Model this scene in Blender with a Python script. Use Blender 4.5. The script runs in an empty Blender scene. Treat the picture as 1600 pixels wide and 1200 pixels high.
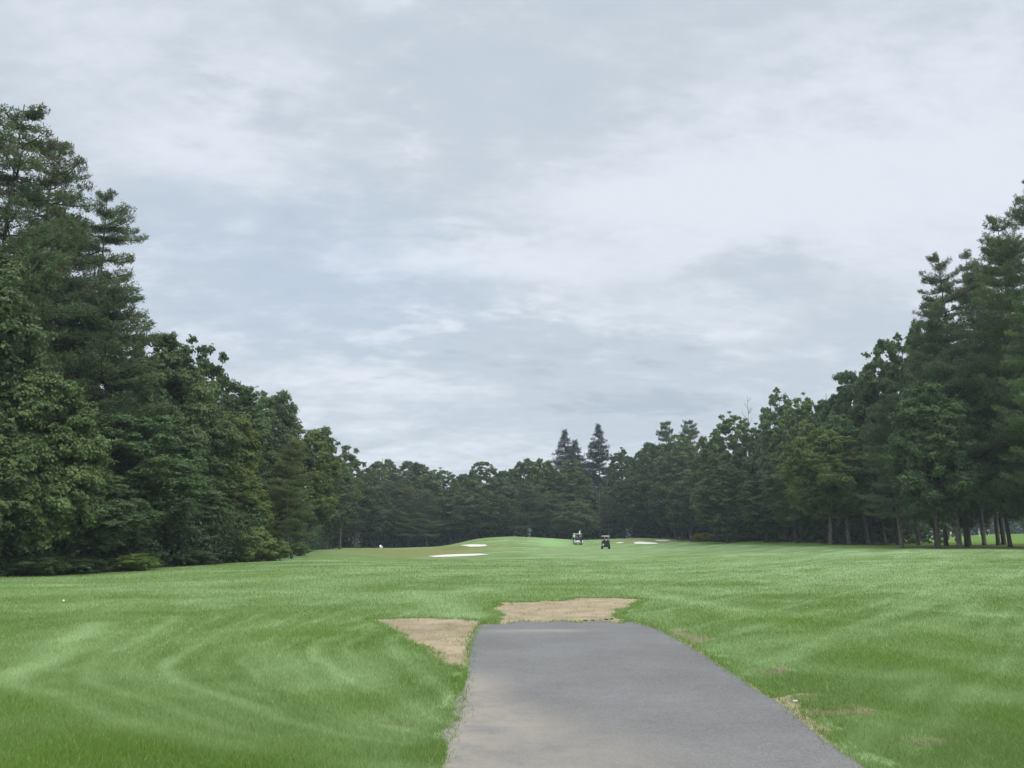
import bpy, math, random
import numpy as np
from mathutils import Vector, Matrix

# ------------------------------------------------------------------ basics
scene = bpy.context.scene
col = scene.collection
F = 1250.0
TH = math.atan(242.0 / F)
CAMH = 1.5
CT, ST = math.cos(TH), math.sin(TH)

def ray(px, py):
    xc = (px - 800.0) / F; yc = (600.0 - py) / F
    return xc, CT - yc * ST, ST + yc * CT
def slope(py):
    r = ray(800, py); return r[2] / r[1]
def az(px, py=842.0):
    r = ray(px, py); return r[0] / r[1]
def flat(px, py):
    r = ray(px, py); t = -CAMH / r[2]
    return (r[0] * t, r[1] * t)

def tag(o, label=None, cat=None, group=None, kind=None):
    if label: o['label'] = label
    if cat: o['category'] = cat
    if group: o['group'] = group
    if kind: o['kind'] = kind
    return o

# value noise (for shapes), vectorised
def _h(i, j, s):
    n = (i * 374761393 + j * 668265263 + s * 974711) & 0xffffffff
    n = ((n ^ (n >> 13)) * 1274126177) & 0xffffffff
    return ((n ^ (n >> 16)) & 0xffff) / 65535.0
def vnoise(x, y, s=0):
    x = np.asarray(x, float); y = np.asarray(y, float)
    i = np.floor(x).astype(np.int64); j = np.floor(y).astype(np.int64)
    fx = x - i; fy = y - j
    fx = fx * fx * (3 - 2 * fx); fy = fy * fy * (3 - 2 * fy)
    return (_h(i, j, s) * (1 - fx) + _h(i + 1, j, s) * fx) * (1 - fy) + \
           (_h(i, j + 1, s) * (1 - fx) + _h(i + 1, j + 1, s) * fx) * fy
def fbm(x, y, s=0, o=4):
    v = 0; a = .5; t = 0
    for k in range(o):
        v = v + a * vnoise(x * 2 ** k, y * 2 ** k, s + k * 17); t += a; a *= .5
    return v / t

def mesh_np(name, verts, faces, mats, attrs=None, smooth=False, uvless=True, matidx=None):
    """verts (N,3); faces (M,k) all the same k, or list of such arrays"""
    me = bpy.data.meshes.new(name)
    verts = np.asarray(verts, np.float32)
    if not isinstance(faces, list): faces = [faces]
    elif len(faces) and isinstance(faces[0], tuple): faces = [np.array(faces)]
    faces = [np.asarray(f, np.int32) for f in faces if len(f)]
    nl = sum(f.size for f in faces); nf = sum(len(f) for f in faces)
    me.vertices.add(len(verts)); me.vertices.foreach_set('co', verts.ravel())
    me.loops.add(nl); me.polygons.add(nf)
    me.loops.foreach_set('vertex_index', np.concatenate([f.ravel() for f in faces]))
    tot = np.concatenate([np.full(len(f), f.shape[1], np.int32) for f in faces])
    st = np.concatenate([[0], np.cumsum(tot)[:-1]]).astype(np.int32)
    me.polygons.foreach_set('loop_start', st)
    if smooth: me.polygons.foreach_set('use_smooth', np.ones(nf, bool))
    if matidx is not None: me.polygons.foreach_set('material_index', np.asarray(matidx, np.int32))
    me.update(calc_edges=True)
    for m in mats: me.materials.append(m)
    for k, v in (attrs or {}).items():
        a = me.attributes.new(k, 'FLOAT', 'POINT'); a.data.foreach_set('value', np.asarray(v, np.float32))
    return me

def link(name, me, parent=None, loc=None):
    o = bpy.data.objects.new(name, me); col.objects.link(o)
    if parent is not None: o.parent = parent
    if loc is not None: o.location = loc
    return o

class MB:
    """collects tubes, boxes, lathes"""
    def __init__(s): s.v = []; s.q = []; s.t = []; s.n = 0; s.ng = []
    def add(s, v, q=(), t=()):
        v = np.asarray(v, float)
        if len(q): s.q.append(np.asarray(q, np.int64) + s.n)
        if len(t): s.t.append(np.asarray(t, np.int64) + s.n)
        s.v.append(v); s.n += len(v)
    def tube(s, pts, rad, sides=8, cap=True, squash=1.0):
        pts = np.asarray(pts, float); n = len(pts)
        rad = np.broadcast_to(np.asarray(rad, float), (n,))
        tan = np.gradient(pts, axis=0); tan /= np.linalg.norm(tan, axis=1)[:, None] + 1e-9
        ref = np.array([0, 0, 1.0]) if abs(tan[:, 2]).mean() < .8 else np.array([1.0, 0, 0])
        a = np.cross(tan, ref); a /= np.linalg.norm(a, axis=1)[:, None] + 1e-9
        b = np.cross(tan, a)
        th = np.arange(sides) * 2 * math.pi / sides
        v = pts[:, None] + rad[:, None, None] * (a[:, None] * np.cos(th)[None, :, None] + squash * b[:, None] * np.sin(th)[None, :, None])
        v = v.reshape(-1, 3)
        q = []
        for i in range(n - 1):
            for k in range(sides):
                k2 = (k + 1) % sides
                q.append((i * sides + k, i * sides + k2, (i + 1) * sides + k2, (i + 1) * sides + k))
        t = []
        if cap:
            v = np.vstack([v, pts[0], pts[-1]]); c0 = n * sides; c1 = c0 + 1
            for k in range(sides):
                k2 = (k + 1) % sides
                t.append((c0, k2, k)); t.append((c1, (n - 1) * sides + k, (n - 1) * sides + k2))
        s.add(v, q, t)
    def box(s, c, d, bev=.02, rot=None):
        """bevelled box: 24 vertices"""
        c = np.array(c, float); h = np.array(d, float) / 2; b = min(bev, h.min() * .45)
        v = []; idx = {}
        for sx in (-1, 1):
            for sy in (-1, 1):
                for sz in (-1, 1):
                    for ax in range(3):
                        p = np.array([sx, sy, sz], float) * (h - b)
                        p[ax] = (sx, sy, sz)[ax] * h[ax]
                        idx[(sx, sy, sz, ax)] = len(v); v.append(p)
        q = []; t = []
        for ax in range(3):
            u, w = [(1, 2), (2, 0), (0, 1)][ax]
            for sg in (-1, 1):
                ring = []
                for (a, bb) in ((-1, -1), (1, -1), (1, 1), (-1, 1)):
                    k = [0, 0, 0]; k[ax] = sg; k[u] = a; k[w] = bb
                    ring.append(idx[tuple(k) + (ax,)])
                q.append(ring if sg > 0 else ring[::-1])
        for ax in range(3):
            u, w = [(1, 2), (2, 0), (0, 1)][ax]
            for a in (-1, 1):
                for bb in (-1, 1):
                    k0 = [0, 0, 0]; k1 = [0, 0, 0]
                    k0[ax] = -1; k1[ax] = 1; k0[u] = k1[u] = a; k0[w] = k1[w] = bb
                    r = [idx[tuple(k0) + (u,)], idx[tuple(k1) + (u,)], idx[tuple(k1) + (w,)], idx[tuple(k0) + (w,)]]
                    q.append(r if a * bb > 0 else r[::-1])
        for sx in (-1, 1):
            for sy in (-1, 1):
                for sz in (-1, 1):
                    r = [idx[(sx, sy, sz, i)] for i in range(3)]
                    t.append(r if sx * sy * sz > 0 else r[::-1])
        v = np.array(v)
        if rot is not None: v = v @ np.array(rot.to_3x3()).T
        s.add(v + c, q, t)
    def ball(s, c, r, seg=12, rings=8):
        c = np.array(c, float); r = np.broadcast_to(np.asarray(r, float), (3,))
        v = []; q = []; t = []
        for i in range(1, rings):
            ph = math.pi * i / rings
            for k in range(seg):
                th = 2 * math.pi * k / seg
                v.append((math.sin(ph) * math.cos(th), math.sin(ph) * math.sin(th), math.cos(ph)))
        for i in range(rings - 2):
            for k in range(seg):
                k2 = (k + 1) % seg
                q.append((i * seg + k, (i + 1) * seg + k, (i + 1) * seg + k2, i * seg + k2))
        v.append((0, 0, 1)); v.append((0, 0, -1)); n = len(v)
        for k in range(seg):
            k2 = (k + 1) % seg
            t.append((n - 2, k, k2)); t.append((n - 1, (rings - 2) * seg + k2, (rings - 2) * seg + k))
        s.add(np.array(v) * r + c, q, t)
    def prism(s, prof, x0, x1):
        """profile list of (y,z), extruded along x"""
        n = len(prof)
        v = [(x0, y, z) for y, z in prof] + [(x1, y, z) for y, z in prof]
        q = [(i, (i + 1) % n, n + (i + 1) % n, n + i) for i in range(n)]
        cy = sum(p[0] for p in prof) / n; cz = sum(p[1] for p in prof) / n
        v += [(x0, cy, cz), (x1, cy, cz)]
        t = []
        for i in range(n):
            j = (i + 1) % n
            t.append((2 * n, j, i)); t.append((2 * n + 1, n + i, n + j))
        s.add(v, q, t)
    def mesh(s, name, mats, smooth=False):
        fs = []
        if s.q: fs.append(np.concatenate(s.q))
        if s.t: fs.append(np.concatenate(s.t))
        return mesh_np(name, np.concatenate(s.v), fs, mats, smooth=smooth)
    def build(s, name, mat, parent=None, smooth=False, loc=None):
        return link(name, s.mesh(name, [mat], smooth), parent, loc)

# ------------------------------------------------------------------ materials
def newmat(name):
    m = bpy.data.materials.new(name); m.use_nodes = True
    nt = m.node_tree
    for n in list(nt.nodes):
        if n.type != 'OUTPUT_MATERIAL': nt.nodes.remove(n)
    out = nt.nodes[0]
    return m, nt, out
def N(nt, t, **kw):
    n = nt.nodes.new(t)
    for k, v in kw.items():
        if k.startswith('_'): n.inputs[int(k[1:])].default_value = v
        else: setattr(n, k, v)
    return n
def mixc(nt, fac, a, b, mode='MIX'):
    n = nt.nodes.new('ShaderNodeMix'); n.data_type = 'RGBA'; n.blend_type = mode
    for sock, val in ((n.inputs[0], fac), (n.inputs[6], a), (n.inputs[7], b)):
        if isinstance(val, bpy.types.NodeSocket): nt.links.new(val, sock)
        elif isinstance(val, (int, float)): sock.default_value = val
        else: sock.default_value = tuple(val) + (1,) if len(val) == 3 else val
    return n.outputs[2]
def math_(nt, op, a, b=None, c=None, clamp=False):
    n = nt.nodes.new('ShaderNodeMath'); n.operation = op; n.use_clamp = clamp
    for i, v in enumerate((a, b, c)):
        if v is None: continue
        if isinstance(v, bpy.types.NodeSocket): nt.links.new(v, n.inputs[i])
        else: n.inputs[i].default_value = v
    return n.outputs[0]
def noise(nt, vec, scale, detail=4, rough=.55, dist=0.0):
    n = N(nt, 'ShaderNodeTexNoise'); n.inputs['Scale'].default_value = scale
    n.inputs['Detail'].default_value = detail; n.inputs['Roughness'].default_value = rough
    n.inputs['Distortion'].default_value = dist
    nt.links.new(vec, n.inputs['Vector']); return n.outputs['Fac']
def sstep(nt, v, a, b, lo=0.0, hi=1.0):
    n = N(nt, 'ShaderNodeMapRange', interpolation_type='SMOOTHSTEP')
    nt.links.new(v, n.inputs[0]); n.inputs[1].default_value = a; n.inputs[2].default_value = b
    n.inputs[3].default_value = lo; n.inputs[4].default_value = hi
    return n.outputs[0]
def principled(nt, out, color, rough=.8, spec=.3, bump=None, bstr=.3, bdist=.02, metal=0.0):
    p = N(nt, 'ShaderNodeBsdfPrincipled')
    if isinstance(color, bpy.types.NodeSocket): nt.links.new(color, p.inputs['Base Color'])
    else: p.inputs['Base Color'].default_value = tuple(color) + (1,)
    p.inputs['Roughness'].default_value = rough; p.inputs['Specular IOR Level'].default_value = spec
    p.inputs['Metallic'].default_value = metal
    if bump is not None:
        b = N(nt, 'ShaderNodeBump'); b.inputs['Strength'].default_value = bstr; b.inputs['Distance'].default_value = bdist
        nt.links.new(bump, b.inputs['Height']); nt.links.new(b.outputs[0], p.inputs['Normal'])
    nt.links.new(p.outputs[0], out.inputs[0]); return p
def simple(name, color, rough=.6, spec=.4, var=.15, scale=20, metal=0.0):
    m, nt, out = newmat(name)
    tc = N(nt, 'ShaderNodeTexCoord')
    f = noise(nt, tc.outputs['Object'], scale, 3)
    c = mixc(nt, f, [x * (1 - var) for x in color], [min(1, x * (1 + var)) for x in color])
    principled(nt, out, c, rough, spec, f, .1, .01, metal); return m

# grass colour shared by the lawn sheet and the blades (object space = world space)
def grass_color(nt, vec, pale_attr):
    n1 = noise(nt, vec, .09, 4, .6); n2 = noise(nt, vec, .9, 4, .6); n3 = noise(nt, vec, 6, 3, .6)
    c = mixc(nt, sstep(nt, n1, .35, .65), G_A, G_B)
    c = mixc(nt, math_(nt, 'MULTIPLY', sstep(nt, n2, .42, .7), .55), c, G_C)
    c = mixc(nt, math_(nt, 'MULTIPLY', sstep(nt, n3, .5, .8), .25), c, G_D)
    at = N(nt, 'ShaderNodeAttribute', attribute_name=pale_attr)
    c = mixc(nt, at.outputs['Fac'], c, G_P)
    ay = N(nt, 'ShaderNodeAttribute', attribute_name='yell')
    c = mixc(nt, ay.outputs['Fac'], c, G_Y)
    return c
G_A = (.098, .160, .036); G_B = (.138, .203, .066); G_C = (.182, .245, .102); G_D = (.062, .112, .018)
G_P = (.330, .425, .240); G_Y = (.092, .165, .010)

def mat_lawn():
    m, nt, out = newmat('lawn_turf')
    tc = N(nt, 'ShaderNodeTexCoord'); v = tc.outputs['Object']
    c = grass_color(nt, v, 'pale')
    r = N(nt, 'ShaderNodeAttribute', attribute_name='rough')      # longer fescue on the mounds
    c = mixc(nt, math_(nt, 'MULTIPLY', r.outputs['Fac'], .65), c, mixc(nt, noise(nt, v, .6, 4), (.13, .125, .03), (.20, .175, .055)))
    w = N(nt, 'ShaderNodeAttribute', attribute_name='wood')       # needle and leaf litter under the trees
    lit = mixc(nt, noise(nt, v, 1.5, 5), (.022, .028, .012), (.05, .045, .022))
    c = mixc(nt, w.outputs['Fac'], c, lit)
    g = N(nt, 'ShaderNodeAttribute', attribute_name='green')
    c = mixc(nt, g.outputs['Fac'], c, (.20, .33, .12))
    f = math_(nt, 'ADD', noise(nt, v, 25, 4, .7), math_(nt, 'MULTIPLY', noise(nt, v, 2.5, 3), 1.5))
    principled(nt, out, c, .95, .1, f, .35, .06); return m
def mat_blade():
    m, nt, out = newmat('grass_blade')
    tc = N(nt, 'ShaderNodeTexCoord'); v = tc.outputs['Object']
    c = grass_color(nt, v, 'pale')
    t = N(nt, 'ShaderNodeAttribute', attribute_name='tint')
    c = mixc(nt, sstep(nt, t.outputs['Fac'], .0, 1.0, 0, .45), c, (.175, .30, .085))
    c = mixc(nt, sstep(nt, t.outputs['Fac'], .965, .97), c, (.34, .33, .17))
    c = mixc(nt, 1.0, c, (1.28, 1.28, 1.15), 'MULTIPLY')
    p = principled(nt, out, c, .7, .2)
    tr = N(nt, 'ShaderNodeBsdfTranslucent'); nt.links.new(c, tr.inputs[0])
    ms = N(nt, 'ShaderNodeMixShader', _0=.35); nt.links.new(p.outputs[0], ms.inputs[1]); nt.links.new(tr.outputs[0], ms.inputs[2])
    nt.links.new(ms.outputs[0], out.inputs[0]); return m
def mat_sand(name='bunker_sand', a=(.52, .49, .40), b=(.66, .63, .54)):
    m, nt, out = newmat(name)
    v = N(nt, 'ShaderNodeTexCoord').outputs['Object']
    f = noise(nt, v, 1.2, 5); principled(nt, out, mixc(nt, f, a, b), .95, .1, noise(nt, v, 9, 4), .3, .05); return m
def mat_dirt():
    m, nt, out = newmat('bare_dirt')
    v = N(nt, 'ShaderNodeTexCoord').outputs['Object']
    n1 = noise(nt, v, 1.6, 5, .6); n2 = noise(nt, v, 14, 5, .7); n3 = noise(nt, v, 120, 3, .7)
    c = mixc(nt, sstep(nt, n1, .3, .7), (.25, .195, .122), (.375, .30, .195))
    c = mixc(nt, sstep(nt, n2, .45, .75, 0, .6), c, (.16, .125, .08))
    c = mixc(nt, sstep(nt, n3, .55, .75, 0, .6), c, (.40, .35, .25))
    d = N(nt, 'ShaderNodeAttribute', attribute_name='wet')
    c = mixc(nt, math_(nt, 'MULTIPLY', d.outputs['Fac'], .8), c, (.085, .068, .05))
    principled(nt, out, c, .95, .1, math_(nt, 'ADD', n3, math_(nt, 'MULTIPLY', n2, 2.)), .5, .015); return m
def mat_path():
    m, nt, out = newmat('worn_asphalt')
    v = N(nt, 'ShaderNodeTexCoord').outputs['Object']
    n1 = noise(nt, v, .7, 5, .6); n2 = noise(nt, v, 5, 5, .65); n3 = noise(nt, v, 95, 3, .8); n4 = noise(nt, v, 260, 2, .8)
    c = mixc(nt, sstep(nt, n1, .3, .7), (.130, .125, .118), (.165, .159, .151))
    c = mixc(nt, sstep(nt, n2, .4, .75, 0, .35), c, (.11, .107, .108))
    vo = N(nt, 'ShaderNodeTexVoronoi'); vo.inputs['Scale'].default_value = 70; nt.links.new(v, vo.inputs[0])
    agg = mixc(nt, .6, vo.outputs['Color'], (.5, .5, .5)); bw = N(nt, 'ShaderNodeRGBToBW'); nt.links.new(agg, bw.inputs[0])
    k = sstep(nt, bw.outputs[0], .3, .72, .82, 1.18)
    kk = N(nt, 'ShaderNodeCombineColor'); [nt.links.new(k, kk.inputs[i]) for i in range(3)]
    c = mixc(nt, 1.0, c, kk.outputs[0], 'MULTIPLY')
    c = mixc(nt, sstep(nt, n3, .52, .68, 0, .4), c, (.27, .26, .245))
    c = mixc(nt, sstep(nt, n4, .58, .7, 0, .5), c, (.08, .08, .085))
    d = N(nt, 'ShaderNodeAttribute', attribute_name='dust')       # tan silt washed over the left side
    df = math_(nt, 'MULTIPLY', d.outputs['Fac'], sstep(nt, math_(nt, 'ADD', math_(nt, 'MULTIPLY', n2, .5), math_(nt, 'MULTIPLY', n1, .5)), .34, .6, .45, 1.0), clamp=True)
    c = mixc(nt, df, c, mixc(nt, n3, (.22, .19, .155), (.31, .27, .22)))
    principled(nt, out, c, .9, .2, math_(nt, 'ADD', n3, vo.outputs['Distance']), .35, .006); return m
def mat_leaf(name, a, b, c3, transl=.25, brown=False):
    m, nt, out = newmat(name)
    t = N(nt, 'ShaderNodeAttribute', attribute_name='tint')
    oi = N(nt, 'ShaderNodeObjectInfo')
    v = N(nt, 'ShaderNodeTexCoord').outputs['Object']
    n1 = noise(nt, v, .35, 3)
    c = mixc(nt, t.outputs['Fac'], a, b)
    c = mixc(nt, sstep(nt, n1, .45, .75, 0, .6), c, c3)
    c = mixc(nt, 1.0, c, oi.outputs['Color'], 'MULTIPLY')
    if brown:
        bn = N(nt, 'ShaderNodeAttribute', attribute_name='brown')
        c = mixc(nt, bn.outputs['Fac'], c, (.135, .085, .058))
    p = principled(nt, out, c, .65, .25)
    tr = N(nt, 'ShaderNodeBsdfTranslucent'); nt.links.new(c, tr.inputs[0])
    ms = N(nt, 'ShaderNodeMixShader', _0=transl); nt.links.new(p.outputs[0], ms.inputs[1]); nt.links.new(tr.outputs[0], ms.inputs[2])
    nt.links.new(ms.outputs[0], out.inputs[0]); return m
def mat_bark(name, a, b):
    m, nt, out = newmat(name)
    tc = N(nt, 'ShaderNodeTexCoord')
    mp = N(nt, 'ShaderNodeMapping'); mp.inputs['Scale'].default_value = (6, 6, 1.2); nt.links.new(tc.outputs['Object'], mp.inputs[0])
    f = noise(nt, mp.outputs[0], 2.5, 5, .7)
    cc = mixc(nt, 1.0, mixc(nt, sstep(nt, f, .35, .65), a, b), N(nt, 'ShaderNodeObjectInfo').outputs['Color'], 'MULTIPLY')
    principled(nt, out, cc, .95, .1, f, .8, .05); return m

M_LAWN, M_BLADE, M_SAND, M_DIRT, M_PATH = mat_lawn(), mat_blade(), mat_sand(), mat_dirt(), mat_path()
M_LEAF = mat_leaf('broad_leaves', (.066, .106, .042), (.138, .192, .074), (.114, .160, .058), .35)
M_NEEDLE = mat_leaf('pine_needles', (.066, .110, .048), (.138, .190, .074), (.106, .152, .058), .32, True)
M_SPRUCE = mat_leaf('spruce_needles', (.022, .036, .032), (.038, .056, .046), (.028, .042, .035), .1)
M_BARK = mat_bark('grey_brown_bark', (.10, .085, .072), (.26, .235, .205))
M_PALEBARK = mat_bark('pale_bark', (.11, .10, .085), (.22, .20, .17))

# ------------------------------------------------------------------ terrain
DS = [0, 15, 25, 40, 60, 80, 100, 120, 140, 160, 180, 220, 300, 500]
TAB = {
 -900: [0, 0, 0, -.30, -.40, -.40, -.30, 0, 0, 0, 0, .3, 1, 2],
 0:    [0, 0, -.05, -.36, -.40, -.30, 0, .1, .1, .1, .1, .3, 1, 2],
 130:  [0, 0, -.05, -.33, -.36, -.20, 0, .1, .1, .1, .1, .3, 1, 2],
 300:  [0, 0, 0, -.15, -.20, 0, .1, .1, .1, .1, .1, .3, .8, 2],
 430:  [0, 0, 0, -.05, -.06, .10, .20, .15, .05, 0, 0, .2, .6, 2],
 520:  [0, 0, 0, 0, 0, .05, .10, .05, -.15, -.25, -.2, 0, .5, 2],
 620:  [0, 0, 0, 0, -.10, -.22, -.42, -.35, -.30, -.28, -.3, 0, .5, 2],
 690:  [0, 0, 0, 0, -.10, -.28, -.50, -.32, -.02, -.0, -.2, 0, .5, 2],
 750:  [0, 0, 0, 0, -.10, -.22, -.40, -.10, .75, 1.85, 1.0, .3, .5, 2],
 800:  [0, 0, 0, 0, -.05, -.10, -.15, .20, 1.25, 2.18, 1.3, .4, .5, 2],
 860:  [0, 0, 0, 0, 0, -.05, -.05, .10, .85, 1.80, 1.1, .4, .5, 2],
 905:  [0, 0, 0, 0, 0, 0, 0, .0, .32, 1.35, 1.0, .4, .5, 2],
 946:  [0, 0, 0, 0, 0, 0, 0, .0, .45, 1.62, 1.0, .4, .5, 2],
 1000: [0, 0, 0, 0, 0, 0, .05, .15, .70, 1.88, 1.1, .4, .5, 2],
 1050: [0, 0, 0, 0, .05, .08, .15, .35, .85, 1.72, 1.1, .4, .5, 2],
 1100: [0, 0, 0, .02, .1, .15, .30, .55, 1.0, 1.42, 1.0, .5, .6, 2],
 1170: [0, 0, 0, .05, .15, .30, .65, 1.1, 1.15, 1.1, 1.0, .7, .8, 2],
 1245: [0, 0, 0, .10, .25, .55, 1.05, 1.2, 1.2, 1.2, 1.2, 1.0, 1, 2],
 1300: [0, 0, .02, .15, .40, .80, 1.05, 1.15, 1.2, 1.25, 1.3, 1.3, 1.4, 2.2],
 1408: [0, 0, .05, .22, .55, .75, .9, 1.05, 1.15, 1.25, 1.3, 1.4, 1.6, 2.4],
 1465: [0, 0, .05, .25, .62, .80, .95, 1.1, 1.15, 1.25, 1.35, 1.5, 1.8, 2.6],
 1540: [0, 0, .05, .28, .68, .90, 1.1, 1.35, 1.65, 1.95, 2.3, 2.8, 3.0, 3.5],
 1650: [0, 0, .05, .28, .68, .95, 1.15, 1.4, 1.7, 2.0, 2.4, 2.9, 3.1, 3.5],
 2600: [0, 0, .05, .28, .68, .95, 1.15, 1.4, 1.7, 2.0, 2.4, 2.9, 3.1, 3.5],
}
_pc = np.arange(-900, 2601, 10.0); _dc = np.arange(0, 501, 5.0)
_cols = sorted(TAB)
_T = np.array([np.interp(_dc, DS, TAB[c]) for c in _cols])
_T = np.array([np.interp(_pc, _cols, _T[:, j]) for j in range(len(_dc))]).T
for _k in range(2):
    _T[1:-1] = (_T[:-2] + 2 * _T[1:-1] + _T[2:]) / 4
    _T[:, 1:-1] = (_T[:, :-2] + 2 * _T[:, 1:-1] + _T[:, 2:]) / 4
_AZS = az(1.0) - az(0.0)
def Z(x, y):
    x = np.asarray(x, float); y = np.asarray(y, float)
    yy = np.maximum(y, 3.0)
    p = 800 + (x / yy) / _AZS
    p = np.clip((p + 900) / 10, 0, len(_pc) - 1.001); d = np.clip(yy / 5, 0, len(_dc) - 1.001)
    i = p.astype(int); j = d.astype(int); a = p - i; b = d - j
    z = (_T[i, j] * (1 - a) + _T[i + 1, j] * a) * (1 - b) + (_T[i, j + 1] * (1 - a) + _T[i + 1, j + 1] * a) * b
    far = np.clip((np.hypot(x, y) - 18) / 30, 0, 1)
    return z + far * .10 * (fbm(x * .06, y * .06, 5, 3) - .5)
def Zs(x, y): return float(Z(np.array([x]), np.array([y]))[0])
def at(px, D):
    x = az(px) * D
    return Vector((x, D, Zs(x, D)))
def hit(px, py):
    """where the sight line of a photo pixel meets the ground"""
    r = ray(px, py); t = np.linspace(3, 320, 4000)
    x = r[0] * t; y = r[1] * t; z = CAMH + r[2] * t
    k = np.nonzero(z < Z(x, y))[0]
    k = k[0] if len(k) else len(t) - 1
    return x[k], y[k]

# outlines of the path and of the bare dirt, walked round on the flat ground
def outline(pts, seed, amp, n=26):
    P = np.array([flat(*p) for p in pts]); out = []
    for i in range(len(P)):
        a = P[i]; b = P[(i + 1) % len(P)]; L = np.linalg.norm(b - a)
        m = max(2, int(L * n)); t = np.arange(m) / m
        q = a + (b - a) * t[:, None]; nrm = np.array([-(b - a)[1], (b - a)[0]]) / (L + 1e-9)
        w = (fbm(q[:, 0] * 2.5, q[:, 1] * 2.5, seed, 4) - .5) * 2 * amp + (vnoise(q[:, 0] * 14, q[:, 1] * 14, seed + 5) - .5) * amp * .8
        w = w + (vnoise(q[:, 0] * 34, q[:, 1] * 34, seed + 9) - .5) * min(amp, .05) * .9
        out.append(q + nrm * w[:, None])
    return np.concatenate(out)
PATH_OL = outline([(640, 1390), (1640, 1390), (1345, 1200), (1290, 1160), (1215, 1100), (1150, 1058), (1080, 1012), (1030, 985), (985, 972),
                   (968, 975), (938, 971), (905, 974.5), (880, 971), (850, 973.5), (815, 971), (790, 976), (752, 976), (744, 983), (737, 1000), (733, 1020), (731, 1050), (720, 1120), (690, 1200)], 3, .024)
DIRT_L = outline([(580, 968), (650, 966), (700, 967), (757, 971), (770, 982), (760, 1060), (735, 1062), (728, 1046), (700, 1040), (655, 1012), (610, 988)], 7, .20)
DIRT_T = outline([(782, 941), (850, 940), (885, 938), (905, 934), (960, 935), (1003, 936), (985, 950), (960, 962), (975, 972), (960, 990), (770, 990), (768, 975), (775, 958), (770, 948)], 11, .28)
DIRT_P = outline([(733, 1044), (736, 1060), (708, 1095), (700, 1130), (689, 1145), (700, 1180), (690, 1200), (640, 1390), (900, 1390), (900, 1044)], 13, .035)
DIRT_R = outline([(1340, 1206), (1358, 1200), (1300, 1160), (1262, 1130), (1238, 1110), (1208, 1092), (1160, 1060), (1120, 1036), (1085, 1010), (1020, 978), (985, 970), (960, 990), (1180, 1120)], 17, .03)
DIRT_W = outline([(1190, 1096), (1215, 1091), (1250, 1084), (1290, 1086), (1272, 1096), (1250, 1102), (1252, 1112), (1280, 1130), (1312, 1158), (1240, 1128)], 29, .04)
PUD = outline([(570, 1122), (600, 1119), (650, 1128), (698, 1135), (700, 1139), (640, 1136), (590, 1131)], 19, .02)
THIN = [outline(p, 23, .05) for p in ([(1250, 1108), (1330, 1100), (1385, 1112), (1330, 1118), (1260, 1120)], [(1180, 1046), (1230, 1042), (1235, 1052), (1190, 1054)],
        [(1405, 1158), (1480, 1152), (1530, 1163), (1440, 1166)], [(1020, 984), (1060, 982), (1120, 1000), (1090, 1008)])]
def inside(poly, x, y):
    r = np.zeros(len(x), bool); n = len(poly)
    bb = (x >= poly[:, 0].min()) & (x <= poly[:, 0].max()) & (y >= poly[:, 1].min()) & (y <= poly[:, 1].max())
    k = np.nonzero(bb)[0]
    if not len(k): return r
    xx = x[k]; yy = y[k]; c = np.zeros(len(k), bool)
    for i in range(n):
        x1, y1 = poly[i]; x2, y2 = poly[i - 1]
        if y1 == y2: continue
        c ^= ((y1 > yy) != (y2 > yy)) & (xx < (x2 - x1) * (yy - y1) / (y2 - y1) + x1)
    r[k] = c; return r

# mowing swaths and windshield reflections, both painted as bands of paler grass
def pl(pts): return np.array([flat(*p) for p in pts])
BANDS = [(pl([(20, 1075), (90, 1090), (180, 1125), (300, 1158), (420, 1178), (560, 1196), (700, 1215)]), .17, .85),
         (pl([(150, 975), (105, 1010), (70, 1035), (30, 1052), (20, 1075)]), .30, .75),
         (pl([(0, 1052), (60, 1048), (110, 1052)]), .3, .5),
         (pl([(250, 985), (200, 1010), (190, 1040), (250, 1070), (330, 1105), (430, 1150), (560, 1180)]), .28, .35),
         (pl([(560, 1040), (590, 1075), (640, 1110)]), .25, .45), (pl([(400, 1010), (450, 1060), (520, 1110), (560, 1130)]), .35, .45),
         (pl([(330, 1000), (420, 985), (560, 985), (700, 960)]), .6, .4),
         (pl([(640, 925), (700, 945), (720, 965)]), .8, .55), (pl([(500, 925), (640, 940), (760, 920)]), .9, .45),
         (pl([(1000, 925), (1100, 945), (1180, 960)]), .8, .5), (pl([(1130, 1010), (1250, 1000), (1400, 985), (1560, 960)]), .5, .35),
         (pl([(1060, 990), (1200, 1040), (1400, 1060), (1600, 1040)]), .35, .3), (pl([(1300, 1180), (1420, 1130), (1560, 1090), (1700, 1080)]), .25, .3),
         (pl([(0, 925), (200, 915), (420, 905), (640, 885)]), 1.6, .3), (pl([(200, 945), (420, 930), (560, 905), (800, 890)]), 1.3, .35),
         (pl([(1000, 890), (1200, 880), (1400, 875), (1700, 872)]), 2.5, .4), (pl([(1150, 905), (1350, 915), (1600, 900)]), 1.4, .35),
         (pl([(820, 905), (950, 900), (1100, 905)]), 1.6, .4)]
YELL = [(flat(100, 1185), 1.0, .8, .75), (flat(20, 1110), .9, .8, .4), (flat(1380, 1030), .45, 1.0, .5), (flat(1500, 1050), .35, 1.2, .5), (flat(1405, 1110), .35, .4, .4), (flat(1560, 1120), .3, .5, .5),
        (flat(480, 990), 1.0, .9, .5), (flat(1230, 970), 1.0, 1.0, .5), (flat(400, 1190), 1.1, .5, .5), (flat(560, 1100), .5, .5, .35), (flat(1470, 1000), .5, 2., .35)]
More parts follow.
